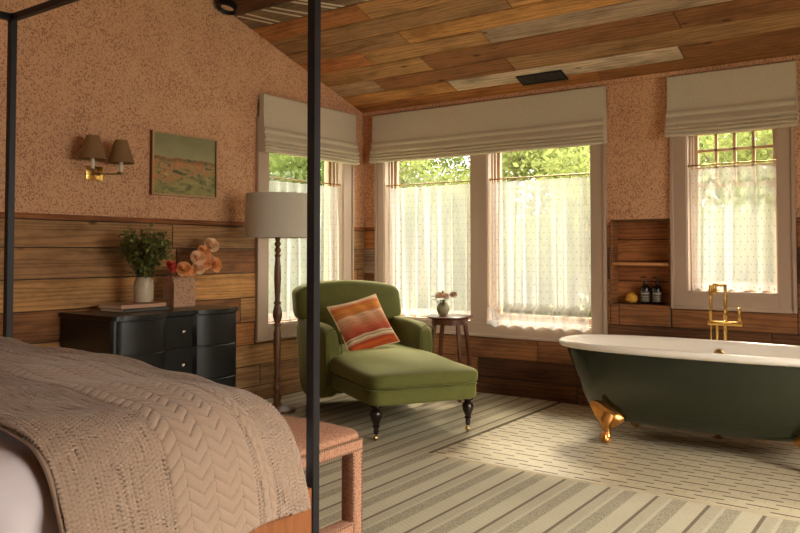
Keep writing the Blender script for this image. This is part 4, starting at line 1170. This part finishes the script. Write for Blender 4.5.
def spf(q, w):
    n_ = noise.noise(Vector(w) * 28) * .012 + noise.noise(Vector(w) * 70) * .004
    return Vector(w) + Vector(q).normalized() * n_
bm = nb(); sbox(bm, (2.635, .056, nzb + .043), (.046, .036, .038), p=2.3, n=16, fn=spf)
tag(obj('bath_sponge', bm, M_sponge), 'lumpy yellow sponge in the lower half of the wall niche', 'sponge')

# ------------------------------------------------------------------ bed
bed = thing('canopy_bed', 'black four-poster canopy bed frame with slim square posts', 'bed frame', (1.85, -5.0, 0))
BX0, BX1, BY1, BY0 = .835, 2.872, -3.925, -6.1
pw = .017; cz = 2.415
for x in (BX0, BX1):
    for y in (BY1, BY0):
        bm = nb(); box(bm, x - pw, x + pw, y - pw, y + pw, .004, cz + .02, bev=.002, seg=1); obj('bedpost', bm, M_blacksteel, bed)
for a in ((BX0 + pw, BX1 - pw, BY1 - .015, BY1 + .015), (BX0 + pw, BX1 - pw, BY0 - .015, BY0 + .015), (BX0 - .015, BX0 + .015, BY0 + pw, BY1 - pw), (BX1 - .015, BX1 + .015, BY0 + pw, BY1 - pw)):
    bm = nb(); box(bm, *a, cz - .018, cz + .016, bev=.002, seg=1); obj('canopy_rail', bm, M_blacksteel, bed)
for a in ((BX0 + pw, BX1 - pw, BY1 - .012, BY1 + .012), (BX0 + pw, BX1 - pw, BY0 - .012, BY0 + .012), (BX0 - .012, BX0 + .012, BY0 + pw, BY1 - pw)):
    bm = nb(); box(bm, *a, .30, .43, bev=.002, seg=1); obj('side_rail', bm, M_blacksteel, bed)
bm = nb(); box(bm, BX1 - .012, BX1 + .012, BY0 + pw, BY1 - pw, .18, .43, bev=.002, seg=1); obj('side_rail', bm, M_bedwood, bed)['label'] = 'orange-brown wooden side rail'
bm = nb(); box(bm, BX0 + .03, BX1 - .03, BY0 + .03, BY1 - .03, .22, .30); obj('slat_base', bm, M_bedwood, bed, smooth=False)
def mf(q, w):
    x, y, z = w; return (x, y, z)
bm = nb(); sbox(bm, ((BX0 + BX1) / 2, -5.02, .455), (.985, 1.04, .15), p=(14, 7), n=16)
tag(obj('mattress', bm, M_sheet, angle=60), 'thick white mattress mostly hidden under the duvet of the canopy bed', 'mattress')
# duvet: draped white cover
def prof_at(y):
    """cross-section of the bed top (x -> z) : list of (x, z) for foot end and for the rest"""
    t = min(1, max(0, (-y - 3.98) / .38)); t = t * t * (3 - 2 * t)
    A_ = [(.70, .44), (.74, .66), (.80, .757), (.9, .784), (1.35, .776), (1.94, .757), (2.4, .737), (2.6, .722), (2.70, .703), (2.79, .665), (2.86, .60), (2.905, .49), (2.925, .36)]
    B_ = [(.70, .44), (.74, .66), (.80, .76), (.9, .787), (1.35, .795), (1.94, .792), (2.4, .785), (2.6, .775), (2.74, .757), (2.83, .712), (2.885, .63), (2.925, .50), (2.955, .36)]
    return [((1 - t) * a[0] + t * b[0], (1 - t) * a[1] + t * b[1]) for a, b in zip(A_, B_)]
def cloth(name, ys, ns, off, disp, s0, s1, extra=None):
    """grid over the bed; ys array of y; ns samples along the arc; returns verts (ny, ns, 3)"""
    out = np.zeros((len(ys), ns, 3)); S = None
    cache = {}
    for j, y in enumerate(ys):
        P = catmull([(p[0], p[1], 0) for p in prof_at(y)], 10)
        P = np.array([(p.x, p.y) for p in P]); d_ = np.hypot(*np.diff(P, axis=0).T); L = np.concatenate([[0], np.cumsum(d_)])
        tt = np.linspace(s0, s1, ns) * L[-1]
        X = np.interp(tt, L, P[:, 0]); Zz = np.interp(tt, L, P[:, 1])
        gx, gz = np.gradient(X), np.gradient(Zz); g = np.hypot(gx, gz) + 1e-9
        nx_, nz_ = -gz / g, gx / g
        h = off + disp(tt, y, L[-1])
        out[j, :, 0] = X + nx_ * h; out[j, :, 1] = y; out[j, :, 2] = Zz + nz_ * h
    return out
def grid_mesh(name, V):
    ny, ns = V.shape[:2]; me = bpy.data.meshes.new(name)
    idx = np.arange(ny * ns).reshape(ny, ns)
    F = np.stack([idx[:-1, :-1], idx[1:, :-1], idx[1:, 1:], idx[:-1, 1:]], -1).reshape(-1, 4)
    me.vertices.add(ny * ns); me.vertices.foreach_set('co', V.reshape(-1).astype(np.float32))
    me.loops.add(F.size); me.loops.foreach_set('vertex_index', F.reshape(-1).astype(np.int32))
    me.polygons.add(len(F)); me.polygons.foreach_set('loop_start', (np.arange(len(F)) * 4).astype(np.int32)); me.polygons.foreach_set('loop_total', np.full(len(F), 4, np.int32))
    me.update(calc_edges=True); me.validate(); return me
def dwr(tt, y, L):
    side = np.clip((tt / L - .82) / .12, 0, 1)
    w_ = .006 * np.sin(tt * 9 + y * 4) + .005 * np.sin(tt * 4 - y * 11)
    fold = side * (.014 * np.sin(y * 22 + tt * 7 + 1.2 * np.sin(tt * 12)) + .008 * np.sin(y * 47 - tt * 16) + .006 * np.sin(tt * 30 + y * 15))
    return w_ + fold
ys = np.linspace(-6.08, -3.985, 150)
V = cloth('duvet', ys, 220, -.055, dwr, 0.0, .945)
# round the foot edge down
foot = []
for k in range(1, 12):
    t = k / 11; row = V[-1].copy(); a = t * PI / 2
    row[:, 1] = V[-1][:, 1] + .035 * math.sin(a); row[:, 2] = V[-1][:, 2] - .05 * (1 - math.cos(a)); foot.append(row)
for k in range(1, 8):
    row = foot[10].copy(); row[:, 2] = np.maximum(row[:, 2] - .04 * k, np.minimum(row[:, 2], .40)); foot.append(row)
V = np.concatenate([V, np.array(foot)], 0)
me = grid_mesh('duvet', V)
o = mesh_obj('duvet', me, M_sheet, angle=0); tag(o, 'white duvet wrinkled over the side of the canopy bed', 'duvet')
md = o.modifiers.new('solid', 'SOLIDIFY'); md.thickness = .02; md.offset = -1
# knitted throw, stitches as real relief
def knit(tt, y, L):
    und = .006 * np.sin(tt * 7 + y * 5) + .005 * np.sin(tt * 15 - y * 9)
    # a soft pile-up near the far edge
    und = und + .008 * np.exp(-((y + 4.06 + .03 * np.sin(tt * 3)) / .035) ** 2) / (1 + np.exp((tt - L * .60) * 18)) + .010 * np.exp(-((y + 4.55 + .12 * np.sin(tt * 2.2)) / .05) ** 2) / (1 + np.exp((tt - L * .58) * 18))
    s_ = tt
    yy = y + .004 * np.sin(s_ * 8)
    w_ = .0245
    fine = .0012 * np.sin(2 * PI * yy / .0085) * np.cos(2 * PI * s_ / .011)
    if -4.555 < y < -4.275 or -4.245 < y < -4.20:
        cw = .0933 if y < -4.26 else .045
        c_ = (yy + 4.555) / cw; f = c_ - np.floor(c_)
        tri = np.abs(f * 2 - 1)
        p_ = s_ / .038 - tri * .95; p_ = np.abs(p_ - np.round(p_)) * .038
        gr = np.exp(-(p_ / .0046) ** 2) * (.25 + .75 * np.clip(np.sin(PI * tri) * 1.5, 0, 1))
        h = .017 * (1 - gr) + fine - .003 * np.exp(-(tri / .10) ** 2)
    else:
        f = yy / w_; f = np.abs(f - np.round(f)) * w_
        dt = np.abs(s_ / .0115 - np.round(s_ / .0115)) * .0115
        gap = np.exp(-(f / .0050) ** 2)
        h = .017 * (1 - gap * (.25 + .75 * np.exp(-(dt / .0034) ** 2)))
        f2 = np.abs(yy / w_ + .5 - np.round(yy / w_ + .5)) * w_
        dt2 = np.abs(s_ / .0115 + .5 - np.round(s_ / .0115 + .5)) * .0115
        h = h - .010 * np.exp(-(f2 / .0040) ** 2) * (.4 + .6 * np.exp(-(dt2 / .0032) ** 2)) + fine
    return und + h
tys = np.arange(-4.87, -4.03, .0028)
TV = cloth('throw', tys, 900, .004, knit, .035, .985)
# wavy hem and edge drift
TV[:, :, 1] += (.012 * np.sin(np.linspace(0, 14, 900)) )[None, :] * np.linspace(0, 1, len(tys))[:, None] ** 2
TV[:, :, 1] += (.03 * (1 - np.clip((np.linspace(0, 1, 900) - .70) / .12, 0, 1)))[None, :] * np.linspace(0, 1, len(tys))[:, None] + (-.05 * (1 - np.clip((np.linspace(0, 1, 900) - .70) / .15, 0, 1)))[None, :] * (1 - np.linspace(0, 1, len(tys)))[:, None]
hem = np.linspace(0, 1, 900) ** 30
TV[:, :, 2] += hem[None, :] * (.01 * np.sin(tys * 13))[:, None]
me = grid_mesh('knitted_throw', TV)
o = mesh_obj('knitted_throw', me, M_wool, angle=0); tag(o, 'chunky beige knitted throw with a cable band across the foot of the bed', 'throw blanket')
md = o.modifiers.new('solid', 'SOLIDIFY'); md.thickness = .012; md.offset = -1
# rolled selvedge
bm = nb(); tube(bm, [tuple(p) for p in TV[0, ::8]], .008, 8); tube(bm, [tuple(p) for p in TV[-1, ::8]], .008, 8); tube(bm, [tuple(p) for p in TV[::4, -1]], .007, 8)
obj('selvedge', bm, M_wool, o)

# ------------------------------------------------------------------ bench at the foot of the bed
bn = thing('upholstered_bench', 'terracotta patterned upholstered bench with nailhead trim at the foot of the bed', 'bench', (1.95, -3.64, 0))
qx0, qx1, qy0, qy1 = 1.25, 2.705, -3.852, -3.432
bm = nb(); sbox(bm, ((qx0 + qx1) / 2, (qy0 + qy1) / 2, .487), ((qx1 - qx0) / 2, (qy1 - qy0) / 2, .036), p=(20, 3.2), n=20, fn=lambda q, w: (w[0], w[1], w[2] + (.012 * (1 - q.y ** 4) * (1 - q.x ** 8) if q.z > 0 else 0))); obj('seat_pad', bm, M_bench, bn, angle=60)
bm = nb(); box(bm, qx0 + .002, qx1 - .002, qy0 + .002, qy1 - .002, .425, .475, bev=.004); obj('apron', bm, M_bench, bn)
lw = .062
for x in (qx0 + .002, qx1 - .002 - lw):
    for y in (qy0 + .002, qy1 - .002 - lw):
        bm = nb(); box(bm, x, x + lw, y, y + lw, .004, .428, bev=.004); obj('leg', bm, M_bench, bn)
for x in (qx0 + .002, qx1 - .002 - lw):
    bm = nb(); box(bm, x, x + lw, qy0 + lw, qy1 - lw, .095, .15, bev=.004); obj('stretcher', bm, M_bench, bn)
bm = nb(); box(bm, qx0 + lw, qx1 - lw, -3.67, -3.615, .10, .145, bev=.004); obj('stretcher', bm, M_bench, bn)
bm = nb()
def nail(p, n_):
    p = Vector(p); M_ = Matrix.Translation(p) @ Vector((0, 0, 1)).rotation_difference(Vector(n_)).to_matrix().to_4x4()
    lathe(bm, [(.0052, 0), (.0045, .0018), (.002, .003)], n=6, M=M_)
st_ = .0135
for zz in (.472, .432):
    y = qy0 + .008
    while y < qy1 - .006: nail((qx1 - .002, y, zz), (1, 0, 0)); y += st_
for yy in (qy1 - .009, qy1 - lw + .004, qy0 + .009, qy0 + lw - .004):
    z = .02
    while z < .42: nail((qx1 - .002, yy, z), (1, 0, 0)); z += st_
for zz in (.101, .144):
    y = qy0 + lw
    while y < qy1 - lw: nail((qx1 - .002, y, zz), (1, 0, 0)); y += st_
obj('nailheads', bm, M_nail, bn)

# ------------------------------------------------------------------ outside
bm = nb()
nG = 40
for i in range(nG + 1):
    for j in range(nG + 1):
        x = -16 + 30 * i / nG; y = -14 + 34 * j / nG
        z = -.7 + .8 * noise.noise(Vector((x * .12, y * .12, 1)))
        if x < -4: z += min(1.9, (-x - 4) * .30)
        if x > -4 and y > 4: z += min(.6, (y - 4) * .1)
        if -1.5 < x < RX + 1.5 and FY - 1.5 < y < 1.5: z = -.75
        bm.verts.new((x, y, z))
bm.verts.ensure_lookup_table()
for i in range(nG):
    for j in range(nG):
        p = i * (nG + 1) + j; bm.faces.new([bm.verts[k] for k in (p, p + nG + 1, p + nG + 2, p + 1)])
struct('ground', bm, M_exterior)
def tree(x, y, h, cr, nleaf, mat, label, rr, ls=.11, low=.1):
    gz = -.6
    root = thing('tree', label, 'tree', (x, y, gz), 0, 'trees outside the windows')
    bm = nb(); P = catmull([(x, y, gz), (x + rr.uniform(-.1, .1), y, gz + h * .4), (x + rr.uniform(-.2, .2), y + rr.uniform(-.2, .2), gz + h * .85)], 5)
    tube(bm, P, [.10 - .006 * i for i in range(len(P))], 8)
    clusters = []
    for k in range(16):
        a = rr.uniform(0, 2 * PI); hh = rr.uniform(low, 1.0); rad = cr * math.sqrt(max(.1, 1 - (hh - .5) ** 2 * 2)) * rr.uniform(.2, .85)
        c = Vector((x + rad * math.cos(a), y + rad * math.sin(a), gz + h * hh)); clusters.append(c)
        b = P[min(len(P) - 1, int(hh * .8 * len(P)))]; tube(bm, [b, (b + c) / 2 + Vector((0, 0, .1)), c], [.03, .02, .008], 5)
    obj('trunk', bm, M_bark, root)
    n = nleaf
    V = np.zeros((n, 4, 3)); rs = np.random.RandomState(rr.randint(0, 99999))
    C = np.array([tuple(c) for c in clusters]); ci = rs.randint(0, len(C), n)
    ctr = C[ci] + rs.normal(0, cr * .26, (n, 3)) * np.array([1, 1, .6])
    d1 = rs.normal(0, 1, (n, 3)); d1 /= np.linalg.norm(d1, axis=1)[:, None]; d2 = np.cross(d1, rs.normal(0, 1, (n, 3))); d2 /= np.linalg.norm(d2, axis=1)[:, None]
    L = (ls * rs.uniform(.6, 1.2, n))[:, None]
    V[:, 0] = ctr - d1 * L * .5; V[:, 1] = ctr + d2 * L * .28; V[:, 2] = ctr + d1 * L * .5; V[:, 3] = ctr - d2 * L * .28
    me = bpy.data.meshes.new('leaves'); me.from_pydata(V.reshape(-1, 3).tolist(), [], [(4 * i, 4 * i + 1, 4 * i + 2, 4 * i + 3) for i in range(n)]); me.update()
    mesh_obj('leaves', me, mat, root, smooth=False)
rt = random.Random(77)
trees = [(-.6, 4.2, 3.4, 1.1, M_tree1, 'pale leafy tree outside, seen through the pane behind the round side table'),
         (-1.8, 6.4, 4.6, 1.5, M_tree2, 'mid green tree farther out behind the pale one by the side table window'),
         (.15, 4.9, 3.9, 1.4, M_tree1, 'light green tree outside between the two panes of the double window'),
         (1.1, 3.4, 2.9, 1.0, M_tree1, 'near bright green tree outside the pane left of the wall niche'),
         (.2, 8.4, 5.0, 1.9, M_tree2, 'tall green tree farthest beyond the double window'),
         (2.2, 5.0, 3.6, 1.4, M_tree1, 'light green tree outside behind the wall niche'),
         (2.7, 8.0, 4.8, 1.8, M_tree2, 'tall green tree far beyond the bathtub window'),
         (3.2, 3.9, 3.2, 1.1, M_tree1, 'pale leafy tree right outside the small-paned bathtub window'),
         (-6.6, 1.0, 4.2, 1.6, M_tree2, 'broad green tree on the grassy rise outside the floor lamp window'),
         (-8.0, 3.2, 4.8, 1.8, M_tree1, 'pale green tree on the rise beyond the floor lamp window'),
         (-6.0, 3.6, 3.8, 1.3, M_tree2, 'green tree beyond the far jamb of the floor lamp window')]
trees[8:11] = [(-4.7, 4.0, 3.9, 1.4, M_tree2, 'broad green tree nearest outside the floor lamp window'),
         (-7.0, 6.0, 5.0, 1.8, M_tree1, 'pale green tree on the rise beyond the floor lamp window'),
         (-5.4, 5.8, 4.4, 1.5, M_tree2, 'green tree beyond the far jamb of the floor lamp window')]
trees += [(-2.9, 4.6, 3.8, 1.5, M_tree1, 'pale green tree seen at the left edge of the double window'),
          (-3.6, 8.5, 5.0, 2.0, M_tree2, 'broad dark tree far beyond the left pane of the double window'),
          (-1.2, 2.9, 2.6, .8, M_tree2, 'low bushy tree close outside the pane behind the side table'),
          (-2.1, 4.3, 3.3, 1.1, M_tree1, 'pale slender tree outside the middle of the pane behind the side table'),
          (-9.2, 8.2, 5.6, 2.2, M_tree2, 'big green tree deepest beyond the floor lamp window'),
          (4.6, 6.4, 4.4, 1.6, M_tree2, 'green tree off to the right beyond the bathtub window')]
for x, y, h, cr, m, lab in trees: tree(x, y, h, cr, 7500, m, lab, rt, ls=.13 if y > 5 or x < -4 else .10)

# ------------------------------------------------------------------ light
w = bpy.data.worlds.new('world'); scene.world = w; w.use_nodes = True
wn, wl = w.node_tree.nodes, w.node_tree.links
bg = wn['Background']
tc = wn.new('ShaderNodeTexCoord'); sp_ = wn.new('ShaderNodeSeparateXYZ'); rp = wn.new('ShaderNodeValToRGB')
wl.new(tc.outputs['Generated'], sp_.inputs[0]); wl.new(sp_.outputs[2], rp.inputs[0])
rp.color_ramp.elements[0].position = .02; rp.color_ramp.elements[0].color = (.20, .19, .17, 1)
rp.color_ramp.elements[1].position = .85; rp.color_ramp.elements[1].color = (.98, .96, .92, 1)
e_ = rp.color_ramp.elements.new(.22); e_.color = (.36, .34, .30, 1)
e_ = rp.color_ramp.elements.new(.42); e_.color = (1.0, .95, .88, 1)
wl.new(rp.outputs[0], bg.inputs[0])
# sky strength boosted towards +x, added to brighten the left wall
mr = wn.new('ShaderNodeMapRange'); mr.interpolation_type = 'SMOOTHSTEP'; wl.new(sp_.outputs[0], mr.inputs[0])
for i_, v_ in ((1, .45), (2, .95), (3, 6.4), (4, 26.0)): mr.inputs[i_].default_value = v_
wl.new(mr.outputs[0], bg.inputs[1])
def portal(name, loc, rot, sx_, sy_):
    L = bpy.data.lights.new(name, 'AREA'); L.shape = 'RECTANGLE'; L.size = sx_; L.size_y = sy_; L.cycles.is_portal = True
    o = bpy.data.objects.new(name, L); o.location = loc; o.rotation_euler = rot; col.objects.link(o)
for a in (WA, WB, WC):
    portal('daylight_portal', ((a[0] + a[1]) / 2, WT + .02, (a[2] + a[3]) / 2), (-PI / 2, 0, 0), a[1] - a[0], a[3] - a[2])
portal('daylight_portal', (-WT - .02, (WL[0] + WL[1]) / 2, (WL[2] + WL[3]) / 2), (0, -PI / 2, 0), WL[3] - WL[2], WL[1] - WL[0])
portal('daylight_portal', (RX + WT + .02, (WR1[0] + WR1[1]) / 2, (WR1[2] + WR1[3]) / 2), (0, PI / 2, 0), WR1[3] - WR1[2], WR1[1] - WR1[0])
portal('daylight_portal', ((WF1[0] + WF1[1]) / 2, FY - WT - .02, (WF1[2] + WF1[3]) / 2), (PI / 2, 0, 0), WF1[1] - WF1[0], WF1[3] - WF1[2])
sun = bpy.data.lights.new('sun', 'SUN'); sun.energy = 8.5; sun.angle = math.radians(11); sun.color = (1.0, .88, .66)
so = bpy.data.objects.new('sun', sun); col.objects.link(so)
so.rotation_euler = Vector((.62, -1.75, -1.97)).to_track_quat('-Z', 'Y').to_euler()

# ------------------------------------------------------------------ camera
cam = bpy.data.cameras.new('camera'); co_ = bpy.data.objects.new('camera', cam); col.objects.link(co_)
cam.sensor_width = 36; cam.lens = 765.0 / 800 * 36; cam.shift_y = (228.4 - 266.5) / 800
co_.location = (4.654, -5.906, 1.231); co_.rotation_euler = (PI / 2 + .031, 0, .62)
cam.clip_start = .05
scene.camera = co_
scene.view_settings.view_transform = 'Standard'; scene.view_settings.look = 'None'
scene.view_settings.exposure = 0.66; scene.view_settings.gamma = 1; scene.view_settings.use_curve_mapping = False
scene.cycles.use_denoising = True
scene.cycles.max_bounces = 12; scene.cycles.diffuse_bounces = 6; scene.cycles.transparent_max_bounces = 16
scene.cycles.sample_clamp_indirect = 8
